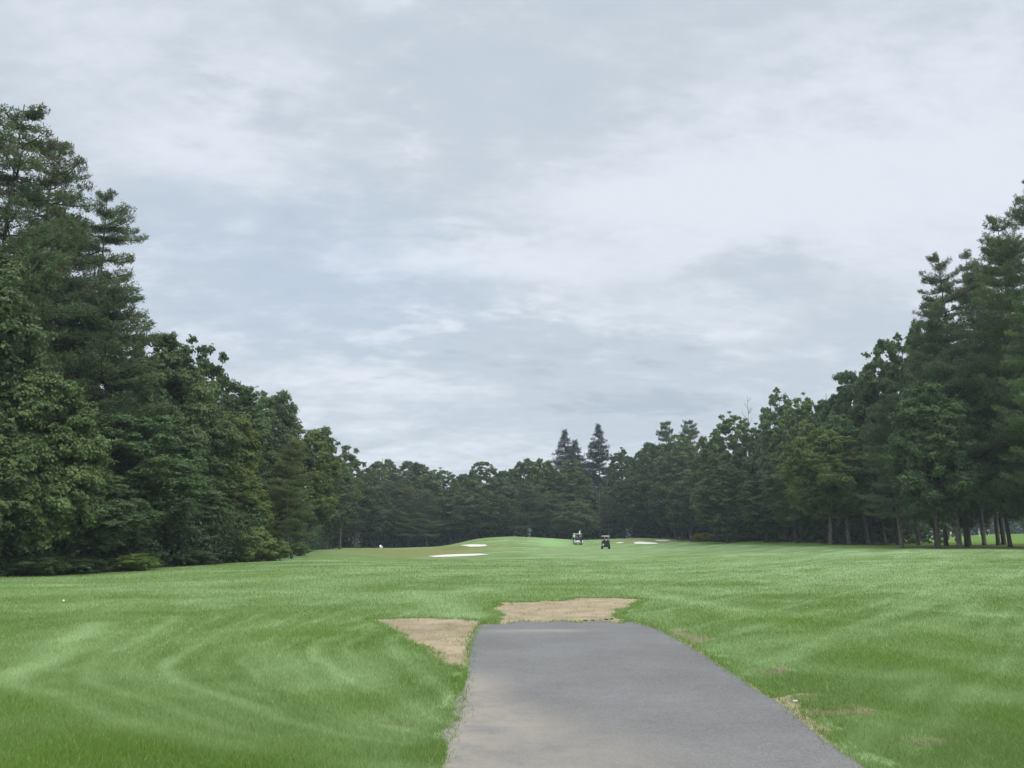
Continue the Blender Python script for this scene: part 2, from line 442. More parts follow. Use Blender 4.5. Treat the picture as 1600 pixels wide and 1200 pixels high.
def pale_yell(x, y):
    p = np.zeros(len(x)); wob = (fbm(x * .8, y * .8, 41, 3) - .5)
    for P, w, s in BANDS:
        d = np.full(len(x), 1e9)
        for i in range(len(P) - 1):
            a = P[i]; b = P[i + 1] - a; t = np.clip(((x - a[0]) * b[0] + (y - a[1]) * b[1]) / (b @ b), 0, 1)
            d = np.minimum(d, np.hypot(x - a[0] - t * b[0], y - a[1] - t * b[1]))
        p = np.maximum(p, s * np.exp(-((d + wob * w * 1.2) / w) ** 2))
    n = fbm(x * .9 + 9, y * .55, 51, 4); n2 = fbm(x * 1.6, y * .9, 57, 4)
    # mower lines: nested pale arcs turning at left (partly reflection painted in), slanting bands at right
    A_ = np.array([(170, 968), (105, 1005), (45, 1048), (22, 1078), (90, 1092), (180, 1125), (300, 1158), (420, 1180), (560, 1200)], float)
    B_ = np.array([(760, 950), (660, 975), (600, 995), (575, 1010), (590, 1028), (620, 1050), (655, 1075), (680, 1095), (700, 1112)], float)
    wx = x + (fbm(x * .9, y * .9, 101, 3) - .5) * .35; wy = y + (fbm(x * .9, y * .9, 103, 3) - .5) * .35
    st = np.zeros(len(x)); tt = np.linspace(0, 8, 33)
    for k, (f_, am) in enumerate(((0, .0), (.10, .35), (.19, .6), (.30, .4), (.41, .65), (.52, .35), (.62, .6), (.72, .45), (.83, .65), (.93, .4), (1.06, .5))):
        Q = A_ * (1 - f_) + B_ * f_; Q = np.stack([np.interp(tt, range(9), Q[:, 0]), np.interp(tt, range(9), Q[:, 1])], 1)
        for _ in range(3): Q[1:-1] = (Q[:-2] + Q[1:-1] * 2 + Q[2:]) / 4
        Q = pl(Q); d = np.full(len(x), 1e9)
        for i in range(0, len(Q) - 1):
            a = Q[i]; b = Q[i + 1] - a; t = np.clip(((wx - a[0]) * b[0] + (wy - a[1]) * b[1]) / (b @ b), 0, 1)
            d = np.minimum(d, np.hypot(wx - a[0] - t * b[0], wy - a[1] - t * b[1]))
        wd = .07 + .035 * (k % 3)
        st = np.maximum(st, am * np.exp(-(d / wd) ** 2) * (.35 + 1.1 * fbm(x * .7, y * .7, 110 + k, 3)))
    wl = 1.0
    c_, s_ = math.cos(.95), math.sin(.95); xr = x * c_ + y * s_; yr = -x * s_ + y * c_
    st2 = np.clip(((1 - np.abs(2 * vnoise(yr * 1.5, xr * .08, 95) - 1)) * .6 + vnoise(yr * 5, xr * .35, 97) * .4 - .54) * 3.4, 0, 1) * np.clip((x - .5) / 3, 0, 1)
    n3 = np.clip((fbm(x * .15, y * .5, 99, 4) - .5) * 4, 0, 1) * np.clip((y - 14) / 10, 0, 1)
    p = np.maximum(p, 1.05 * st * wl); p = np.maximum(p, .5 * st2); p = np.maximum(p, .42 * n3)
    p = p * np.where((y > 72) & (x > 30), .15, 1.0)  # pale cut back beyond the right trunks, painting in their shade
    p = p * (.45 + .9 * n2) + np.clip((n - .5) * 4.0, 0, 1) * .24 * (.4 + n2)
    q = np.zeros(len(x))
    for (c, rx, ry, s) in YELL:
        q = np.maximum(q, s * np.exp(-((x - c[0]) / rx) ** 2 - ((y - c[1]) / ry) ** 2))
    q = np.clip(q * (.5 + n2), 0, 1)
    q = np.where((y > 72) & (x > 30), np.maximum(q, .6), q)  # same lawn painted a darker green to stand for tree shade
    return np.clip(p * (1 - q), 0, 1) * .9, q

WOOD_L = np.array([(-600, -60), (-34, -60), (-30, 20), (-26.2, 38), (-23.3, 42), (-20.5, 50), (-18.5, 57), (-17.5, 61), (-19, 66), (-23, 92), (-26, 120), (-33, 152), (-32, 162), (-14, 164), (-8, 172), (8, 180), (14, 170), (30, 162), (33, 140), (36, 122), (38, 108), (37.5, 98), (34, 90), (38, 84), (44, 92), (50, 130), (60, 200), (90, 260), (300, 300), (1500, 300), (1500, 2500), (-1500, 2500), (-1500, -60)])
WOOD_R = np.array([(36.5, 79), (35, 66), (44, 60), (60, 62), (90, 70), (90, 95), (55, 88), (44, 84)])

def smooth_axis(spans):
    out = []
    for a, b, s in spans: out.append(np.arange(a, b, s))
    return np.concatenate(out + [[spans[-1][1]]])
def build_ground():
    X = smooth_axis([(-2600, -300, 230), (-300, -80, 10), (-80, -40, 2), (-40, -12, .6), (-12, 12, .3), (12, 40, .6), (40, 80, 1.2), (80, 300, 10), (300, 2600, 230)])
    Y = smooth_axis([(-300, -20, 28), (-20, 0, 2), (0, 20, .25), (20, 60, .5), (60, 190, .8), (190, 320, 4), (320, 3000, 268)])
    gx, gy = np.meshgrid(X, Y); x = gx.ravel(); y = gy.ravel()
    z = Z(x, y)
    nx, ny = len(X), len(Y)
    i = np.arange((ny - 1) * (nx - 1)); r = i // (nx - 1); c = i % (nx - 1); a = r * nx + c
    f = np.stack([a, a + 1, a + nx + 1, a + nx], 1)
    pale, yell = pale_yell(x, y)
    wob = (fbm(x * .3, y * .3, 77, 4) - .5) * 3
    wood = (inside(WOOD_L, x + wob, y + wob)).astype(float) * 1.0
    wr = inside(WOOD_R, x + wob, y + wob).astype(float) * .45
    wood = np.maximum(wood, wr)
    p = 800 + (x / np.maximum(y, 3)) / _AZS
    # brown-green rough on the faces of the mounds
    def bump(p0, pw, d0, dw): return np.exp(-((p - p0) / pw) ** 2 - ((y - d0) / dw) ** 2)
    rough = np.clip(1.5 * bump(640, 95, 112, 30) + .9 * bump(720, 45, 128, 14) + .8 * bump(1010, 55, 146, 10) + .7 * bump(1540, 90, 64, 4) , 0, 1)
    rough = rough * (.6 + .8 * fbm(x * .5, y * .12, 61, 3)); rough[y < 40] = 0
    green = np.clip(1.3 * bump(862, 26, 140, 12), 0, 1) * .9
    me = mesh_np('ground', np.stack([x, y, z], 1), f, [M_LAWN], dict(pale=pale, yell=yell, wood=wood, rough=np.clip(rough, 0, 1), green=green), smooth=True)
    o = link('ground', me); tag(o, 'mown green fairway lawn rising to low mounds', kind='structure')
    return o
build_ground()

def sheet(name, polys, z, step, mat, attrs=None, kind='structure', label=None, conform=False, jit=True):
    """a flat sheet whose cells follow the outline: clipped fine grid"""
    import mathutils.geometry as mg
    poly = polys
    bm_v = [Vector((p[0], p[1])) for p in poly]
    tri_v, tri_e, tri_f, *_ = mg.delaunay_2d_cdt(
        bm_v + [Vector((x + random.uniform(-.3, .3) * step, y + random.uniform(-.3, .3) * step)) for x in np.arange(poly[:, 0].min(), poly[:, 0].max(), step) for y in np.arange(poly[:, 1].min(), poly[:, 1].max(), step)],
        [], [list(range(len(bm_v)))], 2, 1e-5)
    P = np.array([(v.x, v.y) for v in tri_v]); f = np.array([t for t in tri_f if len(t) == 3])
    c = P[f].mean(1); k = inside(poly, c[:, 0], c[:, 1]); f = f[k]
    zz = Z(P[:, 0], P[:, 1]) + z if conform else np.full(len(P), z)
    V = np.column_stack([P, zz])
    me = mesh_np(name, V, f, [mat], attrs(P) if attrs else None, smooth=True)
    o = link(name, me); tag(o, label, kind=kind); return o
random.seed(4)
def wetattr(P):
    w = np.exp(-((P[:, 1] - 14.0) / .8) ** 2) * np.clip((P[:, 0] + .2) * .9, .25, 1) * (.4 + .9 * fbm(P[:, 0] * 3, P[:, 1] * 6, 8, 3))
    return dict(wet=np.clip(w * 1.3, 0, 1))
sheet('dirt_patch', DIRT_L, .004, .3, M_DIRT, wetattr, label='bare tan dirt spreading left of the path end')
sheet('dirt_patch', DIRT_T, .0055, .12, M_DIRT, wetattr, label='bare brown dirt beyond the end of the asphalt')
sheet('dirt_edge', DIRT_R, .0048, .12, M_DIRT, wetattr, label='thin strip of bare soil along the right path edge')
sheet('dirt_edge', DIRT_P, .0066, .3, M_PATH, lambda P: dict(dust=np.full(len(P), .85)), label='dusty bare soil along the left path edge')
sheet('dirt_patch', DIRT_W, .0052, .12, M_DIRT, wetattr, label='small wedge of bare dirt cut into the grass right of the path')
for tp, lb in zip(THIN, ('thin bare streak in the grass beside the dirt wedge', 'thin bare streak in the grass above the dirt wedge', 'brown thin streak in the grass at lower right', 'worn thin grass beside the far right path edge')):
    sheet('dirt_scar', tp, .0035, .12, M_DIRT, lambda P: dict(wet=np.full(len(P), .5)), label=lb)
sheet('dirt_scar', PUD, .003, .1, M_DIRT, lambda P: dict(wet=np.full(len(P), .9)), label='dark wet dirt scar in the grass left of the path')
def dust(P):
    L = PATH_OL
    # the left edge of the path as x(y)
    le = pl([(640, 1390), (690, 1200), (720, 1120), (731, 1050), (733, 1020), (737, 1000), (744, 983), (752, 975)])
    o = np.argsort(le[:, 1]); xe = np.interp(P[:, 1], le[o, 1], le[o, 0])
    d = P[:, 0] - xe; y = P[:, 1]
    near = np.clip((9.9 - y) / 1.2, 0, 1)
    wid = .40 + 1.25 * np.clip((8.3 - y) / 3, 0, 1)
    n = fbm(P[:, 0] * 1.3, P[:, 1] * 1.3, 15, 4)
    v = near * np.exp(-(np.maximum(d, 0) / wid) ** 2 * 1.0) * (.62 + .9 * n)
    v = np.maximum(v, .8 * np.exp(-((y - 13.75) / .22) ** 2) * np.exp(-((P[:, 0] - .4) / 1.0) ** 4) * (.4 + n))
    c = flat(760, 1143); v = v * (1 - .9 * np.exp(-((P[:, 0] - c[0]) / .24) ** 2 - ((y - c[1]) / .16) ** 2))
    return dict(dust=np.clip(v, 0, 1))
sheet('path', PATH_OL, .0115, .12, M_PATH, dust, label='worn grey asphalt cart path ending in the lawn')

def bunker(px_pts, label, lift=.04):
    P = []
    for i in range(len(px_pts)):
        a = px_pts[i]; b = px_pts[(i + 1) % len(px_pts)]
        for t in (0, .25, .5, .75): P.append(hit(a[0] + (b[0] - a[0]) * t, a[1] + (b[1] - a[1]) * t))
    P = np.array(P)
    # dedupe outline
    keep = [0]
    for i in range(1, len(P)):
        if np.hypot(*(P[i] - P[keep[-1]])) > .15: keep.append(i)
    return sheet('sand_bunker', P[keep], lift, 1.2, M_SAND, label=label, conform=True)
bunker([(668, 869.5), (690, 867.5), (715, 866.2), (750, 865.6), (765, 866.8), (745, 868.5), (705, 870.4), (680, 871)], 'long pale sand bunker low in front of the mound')
bunker([(719, 852.2), (735, 850.8), (758, 851.2), (762, 853), (752, 854.3), (735, 854.6)], 'small pale sand bunker on the face of the mound')
bunker([(990, 847.2), (1000, 846.5), (1024, 848.2), (1029, 850), (1010, 850.6), (992, 850)], 'pale sand bunker right of the golf carts')
bunker([(1023, 844.2), (1040, 843.8), (1048, 845), (1040, 846.2), (1026, 845.8)], 'small sand bunker behind the wider bunker', .05)
bunker([(962, 848.2), (970, 847.4), (976, 848.6), (966, 849.4)], 'sliver of sand just right of the nearer cart', .05)

# ------------------------------------------------------------------ grass blades (one object, uncountable)
def build_grass():
    rng = np.random.default_rng(11)
    VV = []; TT = []; PP = []; YY = []; n0 = 0
    for (d0, d1, n) in ((4.2, 80, 1150000),):
        # constant density on the lawn as the eye sees it: y = 1 / u
        u = rng.uniform(1 / d1, 1 / d0, int(n * 1.3)); y = 1 / u
        a = rng.uniform(-.78, .78, len(y)); x = a * y
        tuft = (fbm(x * 5, y * 5, 37, 3) > .60) & (rng.random(len(x)) < .14)
        xo, yo = x, y; jx = (fbm(x * 3.5, y * 3.5, 33, 3) - .5) * .9 + rng.normal(0, .03, len(x)); jy = (fbm(x * 3.5, y * 3.5, 35, 3) - .5) * .9 + rng.normal(0, .05, len(x))
        kp = ~inside(PATH_OL, x, y); x = x + jx; y = y + jy
        k = kp & ~(inside(PATH_OL, xo, yo) | inside(DIRT_L, x, y) | inside(DIRT_T, x, y) | inside(DIRT_R, x, y) | inside(DIRT_P, x, y) | inside(DIRT_W, x, y))
        k |= kp & tuft & ~inside(DIRT_P, xo, yo) & ~inside(DIRT_W, xo, yo)
        pud = inside(PUD, x, y); k &= ~(pud & (rng.random(len(x)) < .6))
        for tp in THIN: k &= ~(inside(tp, x, y) & (rng.random(len(x)) < .68))
        x, y = xo, yo; k &= ~inside(WOOD_L, x, y)
        x = x[k][:n]; y = y[k][:n]; n = len(x); z = Z(x, y)
        h = (.034 + .0008 * y) * np.clip((80 - y) / 45, .0, 1) + .004; w = .00068 * y + .0004
        hh = h * rng.uniform(.45, 1.15, n) * (.75 + .5 * fbm(x * 1.1, y * 1.1, 31, 3)); ww = w * rng.uniform(.6, 1.3, n)
        th = rng.uniform(0, 2 * np.pi, n); lean = rng.normal(0, .45, (n, 2)) * hh[:, None]
        dx = np.cos(th) * ww / 2; dy = np.sin(th) * ww / 2
        v = np.empty((n, 3, 3)); v[:, 0] = np.stack([x - dx, y - dy, z - .004], 1); v[:, 1] = np.stack([x + dx, y + dy, z - .004], 1)
        v[:, 2] = np.stack([x + lean[:, 0], y + lean[:, 1], z + hh], 1)
        VV.append(v.reshape(-1, 3)); p, q = pale_yell(x, y)
        t = rng.random(n); TT.append(np.repeat(t, 3)); PP.append(np.repeat(p, 3)); YY.append(np.repeat(q, 3)); n0 += n
    for poly, dens in ((PATH_OL, 260), (DIRT_L, 420), (DIRT_T, 420), (DIRT_R, 300), (DIRT_P, 300), (DIRT_W, 300), (PUD, 160)):
        q = np.repeat(poly, max(1, dens // 26), axis=0); n = len(q); q = q + rng.normal(0, .035, (n, 2)) + rng.normal(0, .05, (n, 2)) * (rng.random((n, 1)) < .25)
        x, y = q.T; k = ~inside(PATH_OL, x, y) if poly is not PATH_OL else (rng.random(n) < .75)
        for pp in (DIRT_L, DIRT_T, DIRT_R, DIRT_P, DIRT_W): k &= ~(inside(pp, x, y) & (rng.random(n) < .55))
        k &= y > 4
        x = x[k]; y = y[k]; n = len(x); z = Z(x, y); hh = rng.uniform(.02, .075, n); ww = (.0009 * y + .0008) * rng.uniform(.7, 1.4, n)
        th = rng.uniform(0, 2 * np.pi, n); lean = rng.normal(0, .55, (n, 2)) * hh[:, None]; dx = np.cos(th) * ww / 2; dy = np.sin(th) * ww / 2
        v = np.empty((n, 3, 3)); v[:, 0] = np.stack([x - dx, y - dy, z], 1); v[:, 1] = np.stack([x + dx, y + dy, z], 1); v[:, 2] = np.stack([x + lean[:, 0], y + lean[:, 1], z + hh], 1)
        VV.append(v.reshape(-1, 3)); p, qy = pale_yell(x, y); TT.append(np.repeat(rng.random(n) ** .8, 3)); PP.append(np.repeat(p, 3)); YY.append(np.repeat(np.maximum(qy, .35), 3))
    V = np.concatenate(VV); f = np.arange(len(V)).reshape(-1, 3)
    me = mesh_np('grass', V, f, [M_BLADE], dict(tint=np.concatenate(TT), pale=np.concatenate(PP), yell=np.concatenate(YY)))
    tag(link('grass', me), 'short green grass blades of the mown lawn', 'grass', kind='stuff')
build_grass()

# ------------------------------------------------------------------ leaves and trees
def leaf_quads(P, Nn, size, rng, aspect=.62):
    n = len(P)
    Nn = Nn / (np.linalg.norm(Nn, axis=1)[:, None] + 1e-9)
    r = rng.normal(size=(n, 3)); t = np.cross(Nn, r); t /= np.linalg.norm(t, axis=1)[:, None] + 1e-9
    b = np.cross(Nn, t); s = (size * rng.uniform(.6, 1.3, n))[:, None]
    v = np.empty((n, 4, 3)); dr = Nn * s * .18
    v[:, 0] = P - t * s; v[:, 1] = P - b * s * aspect + dr; v[:, 2] = P + t * s; v[:, 3] = P + b * s * aspect + dr
    return v.reshape(-1, 3), np.arange(4 * n).reshape(-1, 4)

def tree_trunk(rng, H, r0, limbs, bend=.3):
    """limbs: list of (start fraction, end point)"""
    mb = MB(); n = 12; t = np.linspace(0, 1, n)
    bx, by = rng.normal(0, bend, 2)
    P = np.stack([bx * np.sin(t * 2.2), by * np.sin(t * 2.7), t * H], 1); P[0, :2] = 0
    rad = r0 * (1 - .88 * t) ; rad[0] *= 1.35
    P[0, 2] = -.3; P = np.vstack([P[:1], [P[0] * 0 + (0, 0, .35)], P[1:]]); rad = np.concatenate([rad[:1], [r0 * 1.02], rad[1:]])
    mb.tube(P, rad, 9)
    for (f, e) in limbs:
        z0 = f * H; i = np.interp(z0, P[:, 2], np.arange(len(P)))
        s = np.array([np.interp(z0, P[:, 2], P[:, 0]), np.interp(z0, P[:, 2], P[:, 1]), z0]); e = np.array(e)
        r = np.interp(z0, P[:, 2], rad) * .5
        u = np.linspace(0, 1, 5)[:, None]
        C = s + (e - s) * u + np.array([0, 0, 1.0]) * np.sin(u * np.pi) * -.08 * np.linalg.norm(e - s)
        mb.tube(C, np.linspace(r, r * .15, 5), 5)
    return mb

def broadleaf(name, seed, H=18., R=5., base=3., nc=85, per=560, leaf=.17, rc=(.20, .34), airy=0., droop=0.):
    rng = np.random.default_rng(seed)
    zc = (H + base) / 2; zr = (H - base) / 2
    lob = rng.normal(size=(7, 3)); lob /= np.linalg.norm(lob, axis=1)[:, None]; amp = rng.uniform(.05, .22, 7)
    uz = rng.uniform(-1, 1, nc); th = rng.uniform(0, 2 * np.pi, nc); hz = np.sqrt(np.clip(1 - np.abs(uz) ** 2.6, 0, 1)) * (1 - .18 * np.clip(uz, 0, 1))
    d = np.stack([np.cos(th) * hz, np.sin(th) * hz, uz], 1)
    dn = d / np.linalg.norm(d, axis=1)[:, None]
    mod = 1 + (np.clip(dn @ lob.T, 0, 1) ** 3 * amp).sum(1) - .12 - (np.clip(-dn @ lob.T, 0, 1) ** 4 * amp).sum(1) * .7
    rr = rng.uniform(.35, 1, nc) ** .45
    C = np.stack([d[:, 0] * R * rr * mod * .88, d[:, 1] * R * rr * mod * .88, zc + d[:, 2] * zr * rr * np.minimum(mod, 1.0) * .93], 1)
    cr = R * rng.uniform(rc[0], rc[1], nc) * (1 - .25 * (d[:, 2] > .5))
    ct = np.clip(rng.normal(.45, .28, nc), 0, 1)
    per_c = (per * (cr / cr.mean()) ** 2 * (1 - airy * rng.random(nc))).astype(int)
    id_ = np.repeat(np.arange(nc), per_c); n = len(id_)
    q = rng.normal(size=(n, 3)); q /= np.linalg.norm(q, axis=1)[:, None]
    q[:, 2] = np.where(rng.random(n) < .6, np.abs(q[:, 2]), q[:, 2])
    # each clump is made of twigs: sub clusters give a ragged edge
    sub = rng.integers(0, 22, n); sd = rng.normal(size=(nc, 22, 3)); sd /= np.linalg.norm(sd, axis=2)[:, :, None]
    sd[:, :, 2] = np.where(rng.random((nc, 22)) < .6, np.abs(sd[:, :, 2]), sd[:, :, 2])
    srad = rng.uniform(.5, 1.12, (nc, 22)) * np.where(rng.random((nc, 22)) < .22, 1.45, 1.0)
    S = sd[id_, sub] * srad[id_, sub][:, None]
    rad = rng.random(n) ** .5
    off = S * .80 + q * (.42 * rad)[:, None]
    off[:, 2] *= .85
    P = C[id_] + off * cr[id_][:, None]
    P[:, 2] -= droop * (np.hypot(P[:, 0], P[:, 1]) / R) ** 2
    out = S * .8 + q * .5 + np.array([0, 0, .25]) + rng.normal(0, .7, (n, 3))
    V, f = leaf_quads(P, out, leaf, rng)
    st = rng.uniform(-.22, .22, (nc, 22))
    tint = np.clip(ct[id_] + st[id_, sub] + rng.normal(0, .12, n), 0, 1)
    crown = mesh_np(name + '_crown', V, f, [M_LEAF], dict(tint=np.repeat(tint, 4)))
    pick = rng.permutation(nc)[:26]
    limbs = [(float(np.clip((C[k, 2] - rng.uniform(.25, .5) * np.hypot(C[k, 0], C[k, 1]) - .8) / H, base / H * .8, .9)), C[k]) for k in pick]
    tr = tree_trunk(rng, H * .9, .0125 * H, [(l[0] / .9 if l[0] < .8 else .88, l[1]) for l in limbs])
    return dict(kind='broadleaf_tree', H=H, R=R, crown=crown, trunk=tr.mesh(name + '_trunk', [M_BARK], True))

def pine(name, seed, H=26., R=5., base=6., whorl=.75, per_b=(4, 6), tufts=60, needle=.19, brown=.5, dense=1., flatp=.12, prof=None, up=.25, mat=None, nneedle=9, gap=.18, r0=.24, zj=.3, latw=.30):
    rng = np.random.default_rng(seed); mb = tree_trunk(rng, H * .985, r0, [], .25)
    tp = rng  # alias
    TP = []; TA = []; TB = []; TS = []
    z = base
    if prof is None: prof = lambda t: (1 - t) ** .55 * (.55 + .45 * min(1, t / .35))
    while z < H * .985:
        t = (z - base) / (H - base)
        for b in range(rng.integers(*per_b)):
            if rng.random() < gap: continue
            L = R * prof(t) * rng.uniform(.62, 1.14) + .25
            th = rng.uniform(0, 2 * np.pi); zz = z + rng.uniform(-zj, zj)
            dirv = np.array([np.cos(th), np.sin(th), 0]); u = np.linspace(0, 1, 6)
            e = rng.uniform(-.08, .25) + up * (t - .3)
            C = dirv[None] * (u * L)[:, None] + np.array([0, 0, 1.])[None] * (zz + (e * u - .18 * u + .22 * u ** 2.5) * L)[:, None]
            side = rng.normal(0, .06) * L; C += np.cross(dirv, (0, 0, 1))[None] * (side * u ** 2)[:, None]
            mb.tube(C, np.linspace(.028 + .011 * L, .012, 6), 4, cap=False)
            n = max(4, int(tufts * dense * (L / R) ** 1.3)); uu = rng.uniform(.12, 1.0, n) ** .75
            lat = rng.uniform(-1, 1, n); w = latw * L * np.sin(np.clip((1.05 - uu) * 2.2 + .25, 0, np.pi)) * (.4 + .6 * uu)
            cpt = np.stack([np.interp(uu, u, C[:, k]) for k in range(3)], 1)
            p = cpt + np.cross(dirv, (0, 0, 1))[None] * (lat * w)[:, None] + dirv[None] * (-np.abs(lat) * w * .3)[:, None]
            p[:, 2] += rng.normal(0, flatp, n) + .10 - .10 * np.abs(lat) * w
            TP.append(p); TA.append(np.clip(rng.normal(.4, .2) + rng.normal(0, .2, n), 0, 1))
            br = (rng.random(n) < brown * np.clip((uu - .68) * 5, 0, 1) * np.clip((t - .3) * 2.2, 0, 1) * 1.1); TB.append(br.astype(float))
            TS.append(dirv[None] * uu[:, None] + np.array([0, 0, .6])[None])
        z += whorl * rng.uniform(.7, 1.3) * (1.25 - .6 * t)
    P = np.concatenate(TP); A = np.concatenate(TA); B = np.concatenate(TB); S = np.concatenate(TS); n = len(P)
    m = nneedle
    d = rng.normal(size=(n, m, 3)) + S[:, None] * .7; d /= np.linalg.norm(d, axis=2)[:, :, None]
    ln = needle * rng.uniform(.7, 1.3, (n, m, 1))
    base_ = P[:, None] + rng.normal(0, needle * .45, (n, m, 3)); base_[:, :, 2] -= rng.normal(0, needle * .05, (n, m))
    r = np.cross(d, rng.normal(size=(n, m, 3))); r /= np.linalg.norm(r, axis=2)[:, :, None]
    wv = needle * .17
    V = np.stack([base_ - r * wv, base_ + r * wv, base_ + d * ln], 2).reshape(-1, 3)
    f = np.arange(len(V)).reshape(-1, 3)
    at_ = np.repeat(np.clip(A[:, None] + rng.normal(0, .1, (n, m)), 0, 1).ravel(), 3); bt = np.repeat(np.repeat(B, m), 3)
    crown = mesh_np(name + '_crown', V, f, [mat or M_NEEDLE], dict(tint=at_, brown=bt))
    return dict(kind='pine_tree', H=H, R=R, crown=crown, trunk=mb.mesh(name + '_trunk', [M_BARK], True))

print('protos')
PR = {}
PR['b1'] = broadleaf('oak', 1, 18, 5, 1.8, 210, 620, .125, rc=(.15, .27))
PR['b2'] = broadleaf('maple', 2, 18, 5, 2.0, 230, 560, .125, rc=(.14, .25))
PR['b3'] = broadleaf('ash', 3, 18, 4.4, 1.6, 260, 470, .115, rc=(.13, .24))
PR['b4'] = broadleaf('beech', 4, 18, 5, .8, 240, 540, .13, rc=(.14, .27), droop=1.0)
PR['f1'] = broadleaf('linden', 7, 18, 4.6, 1.4, 330, 330, .125, rc=(.09, .18))
PR['f2'] = broadleaf('elm', 8, 18, 4.4, 1.8, 300, 350, .125, rc=(.09, .17), airy=.2)
PR['f3'] = broadleaf('birch', 9, 18, 4.2, 1.2, 360, 300, .115, rc=(.08, .17))
PR['bn'] = broadleaf('tall_oak', 10, 21, 3.7, 1.5, 330, 600, .10, rc=(.13, .27))
PR['bw'] = broadleaf('low_oak', 12, 11, 4.4, .6, 300, 680, .10, rc=(.10, .22), droop=.6)
PR['air'] = broadleaf('airy', 5, 18, 4.2, 4.5, 130, 330, .13, rc=(.11, .20), airy=.5)
PR['sh'] = broadleaf('shrub', 6, 3.0, 2.0, -.1, 90, 330, .07, rc=(.16, .30))
wide = lambda t: (1 - t) ** .62 * 1.12 * (.72 + .28 * min(1, t / .3)) * (1.0 + .25 * math.sin(t * 17))
PR['p1'] = pine('white_pine', 21, 27, 5.6, 6.0, 1.25, (5, 8), 190, .17, .38, gap=.10, prof=wide, flatp=.07, r0=.24, zj=.16, latw=.44, nneedle=10)
PR['p2'] = pine('tall_pine', 22, 27, 5.8, 6, 1.45, (5, 8), 210, .17, .42, gap=.14, up=.18, prof=wide, flatp=.08, r0=.24, zj=.2, latw=.46, nneedle=10)
PR['p3'] = pine('dense_pine', 23, 22, 5.0, 2.4, 1.0, (7, 11), 150, .18, .08, gap=.04, zj=.22, latw=.42, nneedle=10, flatp=.12, prof=lambda t: (1 - t) ** .45 * (.85 + .15 * min(1, t / .3)))
PR['p4'] = pine('soft_pine', 24, 22, 4.8, 4.6, 1.0, (6, 10), 150, .18, .1, gap=.06, zj=.22, latw=.42, nneedle=10, flatp=.11, prof=lambda t: (1 - t) ** .5 * (.8 + .2 * min(1, t / .3)))
PR['s1'] = pine('spruce', 25, 24, 6.0, 3.0, .55, (6, 9), 90, .22, 0., gap=.06, flatp=.12, prof=lambda t: (1 - t) * 1.15, up=-.25, mat=M_SPRUCE, nneedle=8, r0=.2, latw=.22)
print('protos done')

KIND = dict(f='broadleaf_tree', b='broadleaf_tree', a='broadleaf_tree', s='spruce_tree', p='pine_tree')
G_L, G_F, G_R = 'trees along the left wood edge', 'trees in the far wood line', 'trees along the right wood edge'
def plant(proto, px, D, top, R, tint, label, group, base=None, lean=(0, 0), rot=None, cat='tree', name=None):
    if group == G_F and proto in ('b1', 'b2', 'b3', 'b4'): proto = 'f' + '1212'[int(proto[1]) - 1] if int(px) % 3 else 'f3'
    elif group == G_R and proto[0] == 'b' and int(px) % 2 == 0: proto = 'f3' if int(px) % 4 else 'f1'
    p = PR[proto]; xa = az(px, 842 if px in (450, 1245, 1297, 1326, 1408, 1465, 1498, 1537, 1577, 1514) or proto == 'sh' else top) * D; loc = Vector((xa, D, Zs(xa, D)))
    H = CAMH + slope(top) * D - loc.z if top > 30 or True else top
    rng = random.Random(int(px * 7 + D * 13))
    root = bpy.data.objects.new(name or (KIND[proto[0]] if proto != 'sh' else 'shrub'), None); col.objects.link(root)
    root.empty_display_size = .5
    root.location = loc; root.rotation_euler = (lean[0], lean[1], rng.uniform(0, 6.28) if rot is None else rot)
    sx = R / p['R'] * (1.15 if group == G_F else 1.13 if proto[0] in 'bf' else 1.05); root.scale = (sx, sx, H / p['H'])
    tag(root, label, cat, group)
    t = link('trunk', p['trunk'], root); c = link('crown' if proto != 'sh' else 'foliage', p['crown'], root)
    gk = 1.12 if group == G_R else 1.0; c.color = tuple(v * gk for v in tint) + (1,); bt = .85 if px in (1408, 1498, 1297, 1326, 450) else rng.choice((.28, .36, .45, .6)); t.color = (bt, bt, bt, 1)
    return root
DK = (.80, .87, .82); MD = (1, 1, 1); LT = (1.16, 1.18, .98); OL = (1.22, 1.12, .80); BL = (.90, 1.0, .95); BR = (1.15, 1.0, .85); GR = (1.15, 1.3, 1.1)

